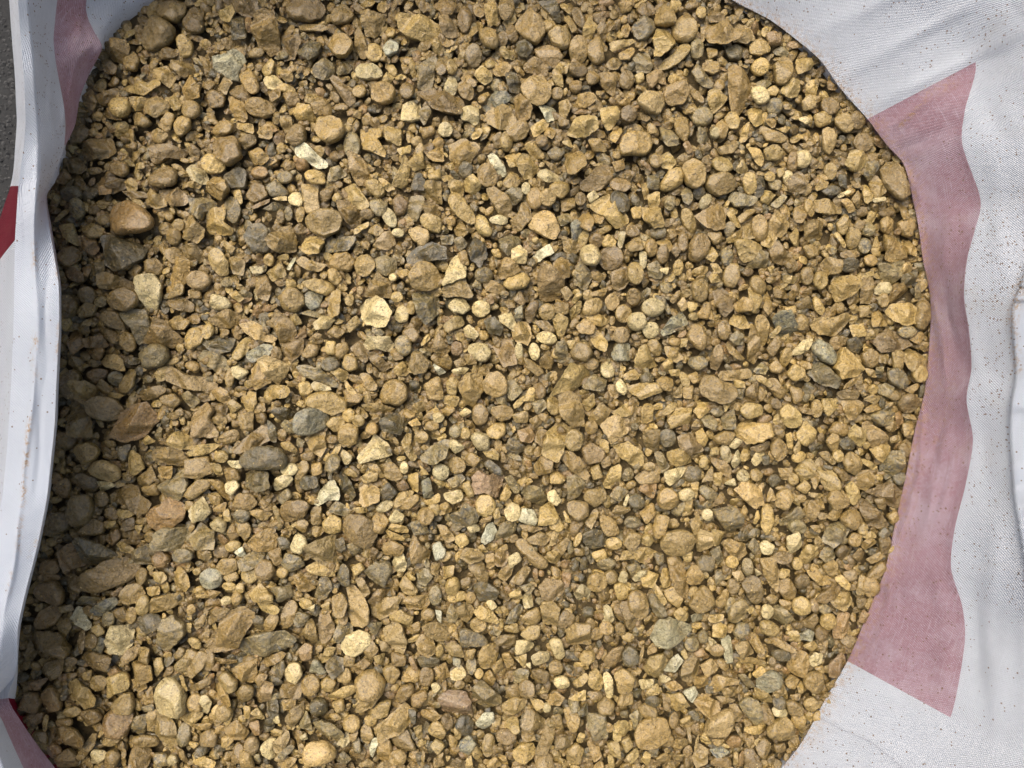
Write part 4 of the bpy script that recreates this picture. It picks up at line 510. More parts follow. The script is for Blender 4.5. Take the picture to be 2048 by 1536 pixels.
(1560,840,1.953,"""fl 18,14 26,2 36,10 36,22 28,27 20,22;rt 50,14 58,2 68,4 72,12 66,17 54,14;al 70,14 76,6 88,10 89,22 84,28 74,20;fp 86,4 92,2 112,16 112,24 96,28 90,18;rt 48,22 54,14 60,16 60,30 54,32;rd 61,24 68,17 78,24 78,31 66,30;al 92,30 106,26 115,27 115,34 106,43 100,40
ag 108,44 116,32 127,32 126,44 122,56 113,61 108,52;ro 124,28 132,20 138,26 134,38 126,38;rt 64,42 72,33 80,36 84,46 78,56 68,52;ft 40,34 48,32 58,44 54,46 46,40;fl 82,39 92,42 104,49 98,52 84,44;al 17,52 24,44 32,40 37,48 34,58 24,64;fl 38,46 44,40 52,48 60,62 60,70 48,72 42,60
ro 54,48 64,50 74,60 64,63;at 78,62 84,54 92,52 100,58 90,72 82,70;ao 90,74 102,68 112,64 124,72 131,82 122,90 114,88 100,78;rdE 126,61,7,7,0;rt 48,80 54,72 62,71 70,80 68,88 54,91;rl 66,68 74,63 80,72 83,80 76,88 70,82;ao 82,80 90,84 104,96 112,108 104,112 92,108 84,94
rt 62,100 72,92 82,94 84,104 76,112 66,108;rl 17,70 26,62 32,68 26,76;ft 26,92 34,82 42,90 36,102 28,106;rt 49,100 56,90 66,92 58,104;ag 45,124 52,110 64,104 71,112 62,124 54,130;rl 81,110 86,104 91,110 88,118 82,116;al 21,144 28,128 38,130 40,138 30,149;ag 42,140 48,132 56,132 58,142 48,146
rt 70,124 76,116 84,118 82,128 74,130;roE 66,136,7,7,0;rd 102,118 108,110 114,116 108,126;at 84,128 92,120 100,126 90,134;at 90,144 104,134 107,140 96,148;rl 14,146 20,143 25,148 22,154;rtE 55,148,7,6,0;ro 74,140 80,130 87,136 82,146;rlE 60,37,5,6,0;ft 32,56 38,52 42,60 34,72;al 84,120 94,114 100,120 92,122;rgE 65,124,5,4,0;rtE 40,126,4,6,0;ro 98,82 108,80 110,90 104,92;fl 84,74 102,70 100,76 88,77;rt 112,98 120,94 124,102 116,108;ft 122,20 138,2 134,18 126,22;al 114,18 122,16 124,22 116,24;ft 30,108 40,108 42,116 36,114;ft 28,74 46,76 40,80 30,78;ro 102,122 114,120 114,136 104,138"""),
(20,1120,1.953,"""rn 21,36 26,27 42,24 51,32 50,47 40,46 26,41;rn 20,68 26,56 40,48 48,54 44,66 32,73 22,73;rn 24,16 26,4 40,2 47,10 42,16;rnE 35,20,11,4,0;ao 53,34 54,18 60,16 72,22 71,34 60,37;ro 72,26 78,12 90,8 96,2 120,0 128,8 124,20 108,26 90,33 76,31;ao 20,100 22,80 30,75 48,76 58,92 56,100 42,110 30,104
ao 28,118 36,106 54,102 50,118 38,125;fg 60,48 72,38 88,42 80,49 66,50;fG 78,54 90,44 104,40 105,48 90,59 80,58;fw 58,62 64,51 72,52 74,60 80,70 74,74 66,68;ft 43,67 56,61 60,70 54,81;rt 110,38 116,28 130,26 134,38 126,46 114,46;rlE 134,48,6,10,5;ft 139,50 146,40 172,35 174,46 160,52 142,57
al 163,20 170,9 178,14 184,26 178,33 166,28;al 144,14 154,14 159,20 154,24 146,22;ac 98,84 102,70 116,69 122,78 120,90 112,98 102,95;rl 79,72 88,67 95,76 88,80;roE 80,85,7,7,0;rgE 98,62,6,7,0;ag 155,70 158,60 168,59 180,66 178,76 168,88 158,92 152,82;rdE 142,66,11,9,10
ao 66,108 72,98 84,96 96,98 104,100 100,112 84,114;fG 78,94 90,80 96,84 90,98;fp 66,78 72,74 74,90 70,98 66,92;rt 112,102 118,94 128,90 126,102 116,108;at 128,92 144,90 142,106 132,110 128,102;at 118,110 126,106 146,108 147,120 138,127 124,124;rl 145,104 152,102 155,112 148,122
ft 180,114 192,94 202,98 198,110 184,123;rl 166,110 174,102 184,104 178,116 168,116;rc 148,142 152,126 162,123 172,130 178,140 178,154 174,160 158,158 150,152;rl 97,122 104,120 116,116 120,128 118,134 104,138 94,150 98,134;rt 100,152 112,140 120,138 126,150 124,158 108,158;al 57,132 66,124 82,134 88,142 86,148 74,152 62,144
rtE 88,128,8,8,0;at 122,124 134,126 136,134 128,138;rn 8,152 14,137 24,138 30,146 26,158;rn 28,140 38,130 46,140 50,154 36,158;rl 184,80 192,84 194,92 188,92 180,84;fo 10,106 18,82 22,98 16,108;ro 10,70 18,68 18,76 10,78;rt 24,48 30,46 28,54 22,54;al 137,30 150,28 151,36 140,38;rtE 132,18,5,8,0;rtE 122,58,5,8,0;ro 102,54 114,50 120,60 112,66;rtE 184,52,4,5,0;ft 188,66 200,52 196,68 190,72;rl 179,66 185,66 184,76 180,74;rlE 134,75,5,4,30;rt 72,118 82,114 80,124 74,124;rn 98,118 104,110 112,118 104,123;fn 18,126 34,124 28,134 18,134;at 132,146 142,130 144,148 136,150;fl 170,118 176,122 182,138 176,134;ft 182,132 204,120 204,128 186,138;rtE 182,100,8,6,0;rt 166,102 172,90 178,94 174,102;rl 188,30 194,28 202,40 190,40;rn 101,36 112,28 112,32 106,38;ft 44,50 58,48 60,54 50,56"""),
(400,1120,1.953,"""at 21,62 30,53 44,49 52,55 52,64 44,78 38,90 20,94 10,92 10,80 20,70;fg 37,94 44,82 60,76 86,73 97,82 86,92 60,102 46,106;rGE 10,20,11,10,0;rt 15,8 22,0 36,0 36,10 26,16 16,16;ag 37,4 50,-4 62,0 58,8 50,11 40,10;roE 66,11,9,10,0;rl 40,14 56,11 57,20 50,26 42,20
al 50,36 60,25 74,36 76,43 56,42;ag 72,28 92,28 94,38 80,44 76,36;fl 52,46 60,44 80,48 83,52 76,56 62,54;ft 4,66 10,54 32,48 24,58 8,68;rtE 71,66,6,11,30;rtE 90,57,7,14,15;rg 94,60 100,54 112,58 106,68 98,70;at 100,82 112,62 118,56 120,84 112,87;rp 121,58 126,52 132,58 137,70 132,82 124,86 121,74
rl 100,46 104,40 114,42 114,50 104,51;fl 108,8 120,2 138,16 139,18 126,17 112,12;at 95,18 102,14 116,30 108,34 100,32;ag 116,40 122,20 130,18 134,30 126,42;rt 134,40 144,34 150,44 148,58 138,58;fk 147,32 156,28 166,38 173,50 173,62 166,69 154,66 150,58 152,44;rc 143,88 148,80 160,74 172,78 173,90 158,100 148,97
ag 137,76 142,65 154,68 154,78 140,86;fg 168,12 180,2 194,4 195,12 188,28 178,22;ao 172,42 182,30 197,34 190,42;at 174,50 190,40 205,40 200,54 184,62 176,58;al 193,60 205,52 218,60 214,72 200,68;fk 187,74 196,66 206,68 211,84 208,98 198,92 190,84;rn 100,94 106,87 114,90 112,104 104,104
al 122,106 128,92 138,90 134,100 124,109;fG 110,118 115,104 120,106 128,120;rc 86,116 90,108 100,108 104,118 98,127 88,124;at 80,136 84,126 100,126 105,134 100,142 82,142;rtE 112,130,9,10,0;rl 122,128 128,123 138,128 132,138 124,136;fl 124,146 146,132 158,128 158,138 140,148 128,148
rt 158,126 166,116 180,116 188,128 186,140 176,144 164,142;rt 186,114 196,109 204,118 198,130 190,126;rl 18,120 26,115 38,124 38,132 30,136 22,128;rt 35,138 44,128 54,132 52,142 42,148;at 5,138 18,129 30,138 34,146 22,150;ap 56,142 64,126 74,128 70,146 60,148
at 32,112 46,106 55,104 54,124 50,128 38,122;rl 138,120 150,112 154,124 150,128 140,126;ag 128,110 134,102 146,102 146,114 136,122;ao 8,98 24,104 40,106 26,110 14,106;at 56,108 72,100 88,94 82,104 64,114;rcE 25,43,5,4,0;at 0,38 6,32 20,34 10,42;rlE 40,30,4,5,0;rtE 36,40,5,7,0;rt 22,18 34,14 38,20 28,24;rlE 28,28,7,4,0;rd 52,58 64,60 62,74 54,72;rd 139,20 144,4 152,10 153,26 146,28;ft 159,20 166,18 174,34 168,38;rlE 83,14,6,5,0;rl 154,8 164,4 168,10 158,18;rt 148,98 158,102 156,110 146,110;rt 166,96 176,84 182,94 174,104;al 178,100 188,98 186,110 180,106;rd 74,118 84,102 86,114 80,126;ro 54,124 60,118 68,120 60,132;rtE 7,104,7,11,0;ft 4,72 8,70 8,90 2,84;ft 182,84 190,86 196,96 186,94;ag 170,64 186,66 178,80;rn 8,110 18,106 18,116 10,114;fg 0,134 10,122 12,126 4,136;ac 109,50 117,46 116,54;rl 122,48 133,42 132,52;ft 155,110 166,104 174,108 160,120"""),
(780,1120,1.953,"""rt 8,28 14,18 22,26 28,32 26,37 14,36;ag 26,12 38,10 43,18 36,28 28,26;at 80,10 82,4 94,4 100,16 100,25 90,22 84,14;ad 84,30 92,24 104,26 112,32 108,40 92,42;rlE 64,28,7,10,10;rl 58,40 66,34 76,34 76,42 60,45;al 53,10 66,6 64,16 54,22;ft 13,42 20,38 36,39 40,46 34,53 18,52
at 0,40 10,40 10,50 0,54;fl 86,54 94,48 104,54 110,62 111,67 100,64 90,60;rc 98,44 104,41 110,48 104,52;ft 68,50 80,45 86,54 82,62 78,67 70,60;ag 58,56 62,47 70,58 66,66 58,64;ft 34,68 42,64 56,68 64,68 60,84 50,84 38,76;at 26,86 32,78 44,84 46,94 40,100 30,94
fg 71,74 78,72 86,76 94,78 102,90 88,90 74,90;rtE 90,68,8,7,0;rt 134,60 142,54 152,50 154,62 148,68 138,66;fp 153,28 160,22 176,24 180,32 174,38 166,44 156,40;ac 189,36 196,26 206,32 204,42 194,44;ft 154,48 166,44 174,52 172,70 158,66;rt 171,62 180,53 190,60 186,68 174,71
rl 133,78 142,70 154,68 152,80 142,84;fc 128,96 130,84 142,84 148,90 142,96 130,98;ft 106,84 112,78 128,78 128,88 112,89;rl 91,100 94,90 108,88 111,96 106,110 98,113 92,108;rc 163,88 168,82 176,84 179,100 176,106 170,102;rc 145,100 154,95 164,98 162,106 148,110;at 180,74 190,66 204,66 206,88 184,90
fl 56,92 64,85 72,90 76,102 62,99;rd 27,102 38,98 50,102 48,110 32,112;roE 37,121,7,10,0;at 45,112 56,108 60,122 52,126;ac 61,118 72,111 78,118 70,126 62,124;rt 94,124 102,114 108,124 104,132;ag 84,134 94,122 104,132 114,142 112,150 100,156 88,150 84,142
fP 50,144 56,137 66,135 76,137 82,146 83,160 80,164 72,160 54,158;ro 4,146 10,132 22,128 24,138 16,146 8,150;ro 22,140 36,134 38,142 30,152 22,150;fg 124,120 132,114 142,114 140,124 128,130;ro 144,116 154,114 164,118 160,128 150,128;rtE 140,133,8,9,0;rcE 176,127,8,6,0
at 118,132 130,130 134,142 128,146 120,140;fl 188,128 200,118 204,122 194,132;rtE 170,112,7,7,0;at 160,144 174,136 178,144 166,150;rl 190,104 206,96 206,108 196,110;ft 104,110 114,102 116,112 108,118;rtE 38,58,7,6,0;fw 46,54 52,54 52,66 48,62;rgE 46,38,6,10,0;rlE 50,95,4,7,0;rt 78,94 88,92 84,104 78,100;rgE 83,110,5,8,0;rlE 91,118,4,5,0;rt 114,98 122,96 128,108 120,114;al 128,102 140,98 138,112;rc 139,108 144,106 144,112;fg 118,66 124,54 132,46 136,52 128,66;rl 116,70 130,66 132,76 120,74;rtE 82,40,5,6,0;ag 133,28 144,26 148,30 142,36;al 122,36 132,30 136,42 124,40;ac 136,40 144,36 147,48 138,50;rt 72,22 82,18 82,28 74,32;at 42,4 50,6 48,18 42,14;at 110,18 116,8 128,2 124,16 118,24;ft 122,24 138,8 144,12 134,26;at 98,4 104,2 104,14 110,26 104,22;rt 18,112 30,114 28,126 10,126;rn 18,102 22,100 29,114 24,114;ro 0,112 8,112 8,124 0,128;rt 0,96 16,100 14,110 2,110;rc 42,128 48,126 52,132 46,137;rtE 71,129,5,4,0;fG 64,102 72,104 71,110 65,108;rd 124,92 128,90 126,96;al 183,144 200,134 200,144 188,146;rt 16,70 30,64 30,74 20,78;al 16,84 30,76 26,84 18,86;rl 117,124 122,122 120,132"""),
(1160,1120,1.953,"""rtE 18,24,10,10,0;rc 40,22 44,12 50,16 48,26;ac 55,20 62,12 68,12 66,22 58,24;al 64,20 72,13 82,18 76,30 66,28;fl 83,20 86,10 92,12 94,28 86,30;at 92,8 100,2 108,6 112,30 110,40 100,34 94,20;rt 108,20 116,6 122,8 128,18 124,26 112,25;rt 112,46 118,34 128,28 136,34 139,46 132,52 120,54
rt 138,46 150,30 154,36 148,50;rt 168,26 176,18 186,22 190,34 186,46 178,45 172,36;rt 50,38 56,32 66,36 71,46 68,58 60,62 50,48;rt 41,46 52,44 60,50 58,66 54,74 48,70;fl 36,28 46,25 54,28 49,43 40,43;rl 152,60 156,46 166,40 173,46 170,60 160,66;fl 87,34 98,29 106,40 102,50 92,44
rl 97,56 104,50 112,56 110,64 100,62;fW 72,80 82,62 92,60 112,68 116,74 104,82 92,90 80,88;fW 113,56 132,52 130,62 116,64;al 132,58 148,56 146,62 134,65;al 138,70 144,66 152,70 150,80 138,80;rg 159,76 164,66 174,68 174,76 164,83;rt 187,70 196,64 206,70 206,80 194,80;rcE 193,54,6,7,0
ac 24,66 26,48 32,50 36,64 28,70;at 20,34 30,30 33,48 22,48;fp 26,104 34,92 44,90 46,96 38,110 28,114;rdE 52,100,8,10,0;al 67,110 72,100 84,96 90,104 86,116 78,122 68,116;at 104,116 112,97 122,100 124,112 118,126 106,124;fk 125,110 136,103 143,113 130,122;rl 9,128 10,118 18,114 24,124 22,136 14,134
rc 24,120 28,116 34,124 34,144 30,146 26,134;rt 36,118 46,112 56,120 52,134 40,138;rl 0,104 4,96 14,96 16,104 8,110;aw 107,138 120,133 122,140 116,148;at 133,138 140,120 162,124 162,130 148,130 140,140;al 90,144 104,137 112,150 100,158;fg 163,120 170,118 182,132 176,136;al 181,132 194,138 203,150 192,150 184,144
at 158,88 172,84 181,98 166,101;ft 158,102 176,100 188,104 184,108 164,108;rgE 115,87,7,7,0;fW 146,84 156,80 158,104 150,106;rtE 42,73,5,7,-20;rlE 50,81,6,4,0;rtE 17,77,7,6,0;ac 83,118 94,122 84,128;at 116,124 130,120 134,132 122,136;ac 62,126 76,124 74,134 64,134;rt 38,150 44,136 54,136 56,150;rgE 28,6,9,6,0;rtE 33,20,7,7,0;rg 48,8 60,5 64,12 54,18;al 75,30 80,27 90,44 86,48;rtE 117,34,5,6,30;rtE 158,28,6,8,0;rgE 155,48,5,9,10;rk 156,14 166,12 170,20 162,22;rgE 173,8,5,9,0;fc 179,8 186,14 182,18;ag 72,40 78,38 86,48 90,58 80,60 74,50;al 66,60 74,58 78,62 68,70;rt 68,76 78,66 76,76 70,80;rn 58,62 63,60 62,70 58,70;roE 42,56,5,9,-20;rtE 11,68,5,6,0;ft 60,104 66,90 68,92 62,110;ft 70,92 76,86 80,94 70,98;fw 86,116 100,98 106,104 98,116;rl 104,96 108,92 111,100 108,104;an 117,98 126,92 134,102 126,106;rgE 127,80,5,6,0;ac 132,80 142,86 134,88;rtE 141,94,7,6,0;at 174,80 184,78 190,96 182,96;at 86,128 98,126 106,132 96,136;at 144,132 162,132 160,142 150,142;rt 7,136 22,136 24,142 12,144;ft 140,142 150,142 162,146 148,149;rl 68,136 80,128 82,138 72,140;rtE 28,72,7,6,0;rl 166,42 172,48 180,50 174,56"""),
(1500,1120,1.953,"""at 12,0 26,-2 30,14 29,34 20,24 14,14;rt 30,30 34,21 42,20 50,34 47,44 38,42;rlE 55,49,9,9,0;ft 60,12 72,6 78,16 88,22 84,26 72,26 64,18;rt 76,8 86,0 92,6 90,18 82,16;ro 68,40 80,32 92,26 98,30 92,38 76,46;al 84,46 96,36 106,36 108,46 100,54 90,50;rl 88,20 96,17 104,26 102,32 96,28
rtE 124,28,8,10,0;ft 110,36 114,18 120,18 118,36;ro 120,18 136,2 142,8 134,18 124,20;rp 98,14 110,10 112,22 100,24;ag 24,58 28,46 38,52 46,62 38,70 28,62;rlE 22,72,11,7,30;ro 56,66 68,56 72,62 66,72 58,70;rlE 82,64,8,8,0;an 88,74 96,56 105,58 104,72 98,82 88,80
fl 40,76 50,74 55,86 42,86;fG 53,78 62,73 68,76 64,84 54,83;an 113,64 118,52 124,58 122,66;roE 76,77,7,8,0;rl 56,90 66,84 72,90 66,95;ft 42,112 48,96 60,98 62,110 56,122 46,118;ac 62,104 68,96 76,98 74,108 66,110;rG 8,124 14,117 26,115 34,122 32,132 20,137 10,132
rt 38,126 44,120 52,124 48,134 40,132;rt 56,124 62,117 74,116 78,128 74,138 66,138 58,130;at 22,132 34,126 40,138 28,142;an 84,110 98,96 100,106 90,122 84,122;at 80,130 90,124 92,132 84,136;ft 22,80 34,84 50,94 44,96 28,90;rdE 34,100,10,6,10;rl 3,118 12,110 18,114 8,122;al 50,132 56,128 62,136 52,138
rt 38,150 46,145 54,150 52,158 40,158;rg 70,50 78,46 86,52 78,58;ro 110,40 120,40 118,50 112,50;ft 118,48 124,38 128,40 124,54;rpE 68,48,5,6,0;rc 45,6 52,0 56,10 52,14;roE 56,24,8,8,0;rt 17,40 24,36 30,40 24,46;rl 28,18 34,10 44,12 36,20;rt 32,42 44,44 42,54 34,50;ro 94,84 104,78 110,82 104,92;roE 24,106,4,5,0;rt 66,112 76,110 78,118;rn 36,78 42,80 38,84;at 74,144 84,134 80,146"""),
(40,1386,1.953,"""ao 33,38 46,34 60,34 70,46 66,54 56,56 34,50;rn 84,26 92,20 112,20 112,32 106,46 90,46 85,38;rg 110,36 116,26 128,26 124,42 118,48;rtE 125,53,14,6,5;al 136,38 138,24 146,22 154,32 158,44 156,60 150,64 142,56 136,46;ft 56,66 72,44 77,42 74,56 60,72;fc 70,66 74,60 84,62 88,66 78,74 70,76
rt 84,50 90,45 102,48 94,56 84,54;al 160,30 176,22 186,24 172,38;rgE 165,46,7,11,0;rt 182,46 190,40 200,44 198,56 184,54;al 173,68 178,64 188,70 198,72 196,78 174,76;ro 34,68 48,58 54,66 56,78 38,78;rl 78,46 84,32 86,40 80,48;fl 24,24 28,24 27,40 23,38;rt 168,10 176,3 183,6 184,20 172,20
rc 183,6 190,4 194,12 190,24 183,22;rn 4,23 20,22 22,30 12,36;rlE 51,21,8,5,0;ro 60,20 76,18 84,28 68,34;ro 36,28 50,28 52,34 38,36;rt 88,62 96,58 102,66 96,78 86,78;ft 102,58 107,60 106,78 102,76;at 112,60 120,58 130,68 128,78 112,78;rg 134,66 146,66 152,76 136,78;rcE 155,70,5,5,0;ft 161,58 166,60 168,78 161,74;rt 175,34 196,32 190,40 178,40;rlE 200,22,5,7,0;rl 170,52 182,54 176,60;ft 128,22 138,20 134,36 128,44;rg 122,16 134,14 134,20 124,22;rn 20,60 34,52 44,58 34,68;ro 14,40 24,42 28,54 20,50"""),
(440,1386,1.953,"""ft 65,30 70,20 82,14 84,24 76,34 72,38 66,32;rdE 99,18,9,9,0;at 162,34 176,24 186,14 196,24 196,32 186,42 164,50;rtE 133,35,9,8,0;at 137,20 146,6 162,8 154,18 140,24;fl 152,24 164,12 174,10 170,26 158,28;ag 93,34 104,30 116,34 126,44 120,54 106,52 98,44;ac 118,56 128,43 132,52 126,58
rk 84,62 90,54 106,53 118,62 116,70 100,76 86,74;fk 52,56 66,40 70,48 66,56 58,66 52,64;fc 40,58 48,50 54,52 50,62 54,70 48,72 42,66;rtE 167,63,8,13,5;fw 152,60 156,48 162,50 158,62 154,72;rpE 31,56,7,10,10;rn 28,34 38,30 40,44 34,46;at 4,36 16,30 28,42 22,50 8,48
rl 0,48 8,46 13,50 6,58 0,58;ag 78,40 86,20 91,30 92,42;fl 48,44 54,40 64,40 58,48;rtE 181,69,9,7,0;ft 174,52 190,42 200,60 184,66;rl 2,34 10,20 13,22 8,34;rl 30,22 36,17 44,28 40,30;ag 118,74 124,62 132,72 126,78;ro 8,74 14,54 22,58 22,74;ft 143,40 150,34 156,46 150,56 144,52
rtE 4,20,8,8,0;rl 23,14 30,16 28,31 24,24;ad 44,12 56,10 60,20 52,28 46,22;rc 51,28 58,22 60,32 54,34;at 62,10 76,8 74,18 64,20;rt 112,14 124,10 126,20 118,24;rt 109,26 118,24 124,30 114,31;rlE 153,31,6,5,0;ac 80,48 86,44 88,50 82,52;fg 57,66 70,56 74,60 62,71;rg 33,66 39,64 40,74 34,72;ft 131,46 140,42 138,50 132,54;rg 134,54 140,50 144,64 136,64;rt 140,78 150,70 158,78;ad 200,64 206,62 206,78 202,76;al 198,36 206,34 206,54 202,50;rd 192,18 200,20 200,34 196,32;rl 82,70 90,76 86,80;rt 20,60 30,62 34,78 20,78"""),
(840,1386,1.953,"""at 103,34 110,20 116,20 130,34 128,38 108,38;al 85,14 96,6 110,8 108,14 96,24 86,22;fw 57,32 66,20 74,19 76,30 66,41 58,36;al 84,30 88,26 100,30 102,38 98,41 86,36;rpE 88,47,10,7,0;ftE 70,56,6,11,5;rl 95,62 104,54 116,54 118,64 108,74 98,70;ft 119,58 128,40 134,30 140,34 136,50 130,62 120,62
at 140,46 156,46 156,54 146,58 138,56;fg 172,24 190,24 192,46 178,48 172,36;rt 148,20 158,18 164,28 160,42 152,38;rdE 45,36,9,10,0;ft 8,40 14,31 22,33 26,42 22,50 10,44;rl 10,56 16,50 26,56 18,64;fG 40,52 50,46 57,52 50,64 42,60;rl 52,62 56,54 64,66 58,72;ft 118,70 124,62 134,66 138,78 120,78
rl 150,62 160,54 168,60 164,74 152,76;al 192,54 204,52 206,68 196,64;at 0,20 14,20 22,25 14,31 2,26;fl 112,8 124,10 128,14 120,20;at 128,8 140,2 148,6 142,14 130,12;rt 182,14 190,6 200,12 196,22 184,22;ro 32,74 38,68 46,72 48,78 30,78;roE 28,30,5,8,-20;rl 160,50 164,41 170,44 166,52;fl 198,34 206,28 206,50 198,48
rl 34,34 42,44 40,50 36,46;ft 30,44 38,48 37,58 30,54;fg 152,12 162,10 164,18 156,22;ag 162,20 172,13 172,24 164,24;rcE 130,17,4,5,0;rtE 52,20,4,5,0;ft 80,64 88,66 90,78 82,76;rt 70,72 78,68 84,78 68,78;al 46,72 52,66 54,78 46,78;rt 17,66 24,62 22,68;ft 14,70 22,68 24,78 14,78;rl 74,30 82,28 82,34 74,36;rt 134,24 144,24 148,40 142,42;at 104,42 116,40 118,50 106,50;ft 172,54 182,50 186,66 178,70;rl 26,66 31,66 28,72;rl 192,64 198,66 200,78 194,76;ft 1,60 5,64 3,78 0,76;rt 192,30 198,34 196,40 191,40"""),
(1240,1386,1.953,"""rt 16,44 20,32 32,26 46,28 51,38 46,50 34,56 20,56;rk 88,40 92,30 104,22 114,16 117,30 110,44 100,47 90,44;al 49,12 54,4 62,4 70,16 56,21;at 78,12 88,6 102,12 104,20 92,27 82,18;rg 124,14 132,7 142,10 148,24 142,36 132,26;ro 146,16 154,16 161,30 156,36 146,30
rt 152,40 158,32 172,27 180,36 180,48 166,50 154,46;rtE 185,31,7,8,0;rt 171,12 178,9 187,14 188,24 176,24;rc 158,20 164,15 174,22 172,27 160,25;at 76,70 82,56 92,62 90,74 80,80;rn 111,54 116,46 124,48 125,56 116,60;ft 114,16 120,14 126,22 124,32 117,32;fl 128,38 140,38 150,36 150,42 144,46 130,42
rt 42,50 50,41 56,48 52,56 44,55;ft 52,58 58,48 68,48 70,56 64,60;fG 94,62 104,58 114,64 100,69;ft 130,50 138,46 140,56 134,60;ro 142,58 152,50 158,58 150,72 144,66;ro 129,62 138,60 148,78 130,78;ag 10,24 18,18 24,26 16,36;rt 19,18 28,13 38,18 38,26 24,26;al 0,28 6,28 12,38 0,50
rl 2,50 10,46 13,54 6,62;fl 22,70 26,60 32,64 30,78;ft 37,68 48,62 54,74 44,76;fg 30,58 40,56 38,66 30,66;ft 54,66 70,62 60,72;al 84,50 88,42 96,56 86,54;roE 56,30,5,8,10;ro 54,44 60,36 68,42 64,48;rl 6,66 18,58 20,66 12,72;ft 76,60 82,42 82,50 78,62;ft 70,38 74,38 74,54 71,50;rl 62,30 74,24 72,32 64,34;ft 96,50 108,50 104,56 98,55;ft 118,36 124,38 128,48 124,46;ro 44,8 50,12 54,22 46,18;rdE 34,10,7,6,0;ag 0,20 8,18 8,28 2,26;ro 96,72 104,68 114,70 116,78 96,78;ft 118,64 122,62 122,78 118,76;rn 124,66 129,62 128,78 122,78;ro 160,56 170,54 172,62 162,64;rdE 165,12,6,6,0;rtE 198,14,7,7,0;al 138,52 144,48 141,56;ro 152,70 160,64 160,74;ft 176,4 186,2 184,8 178,8"""),
]
# ---------------------------------------------------------------- the stones
COL = {  # real colours of wet, clay-coated gravel: rgb, amount of grey-black mottling, word
 't': ((0.245,0.161,0.047), .16, 'tan'), 'o': ((0.165,0.106,0.030), .18, 'olive brown'), 'd': ((0.092,0.070,0.025), .55, 'dark'),
 'g': ((0.201,0.150,0.057), .60, 'grey mottled'), 'G': ((0.221,0.197,0.108), .80, 'blue-grey'), 'l': ((0.333,0.228,0.070), .10, 'sandy'),
 'c': ((0.431,0.339,0.152), .08, 'cream'), 'w': ((0.469,0.429,0.259), .15, 'whitish'), 'W': ((0.284,0.247,0.127), .25, 'pale grey-green'),
 'p': ((0.219,0.147,0.055), .14, 'brown'), 'P': ((0.245,0.158,0.078), .15, 'reddish'), 'k': ((0.344,0.236,0.086), .06, 'beige'), 'n': ((0.206,0.122,0.037), .12, 'orange-brown')}
NA = 48
TH = np.arange(NA) * 2 * np.pi / NA
class Stone:
    __slots__ = ('cx','cy','R','ht','hb','p','pl','sl','col','pat','kind','ck','area','asp','z','ms','w')
def radial(poly, cx, cy):
    """distance from the centre to the outline at NA angles (photo pixels, y up)"""
    p = np.array(poly, float); q = np.roll(p, -1, 0); R = np.zeros(NA)
    for k, t in enumerate(TH):
        d = np.array([math.cos(t), -math.sin(t)]); best = 0
        e = q - p; den = d[0] * e[:, 1] - d[1] * e[:, 0]; den[np.abs(den) < 1e-9] = 1e-9
        w = p - (cx, cy); s = (w[:, 0] * e[:, 1] - w[:, 1] * e[:, 0]) / den; u = (w[:, 0] * d[1] - w[:, 1] * d[0]) / den
        ok = (s > 0) & (u >= -1e-6) & (u <= 1 + 1e-6)
        R[k] = s[ok].max() if ok.any() else 0
    bad = R <= 0
    if bad.any(): R[bad] = np.median(R[~bad]) if (~bad).any() else 5
    return R
def smooth_ring(R, n):
    for _ in range(n): R = .25 * np.roll(R, 1) + .5 * R + .25 * np.roll(R, -1)
    return R
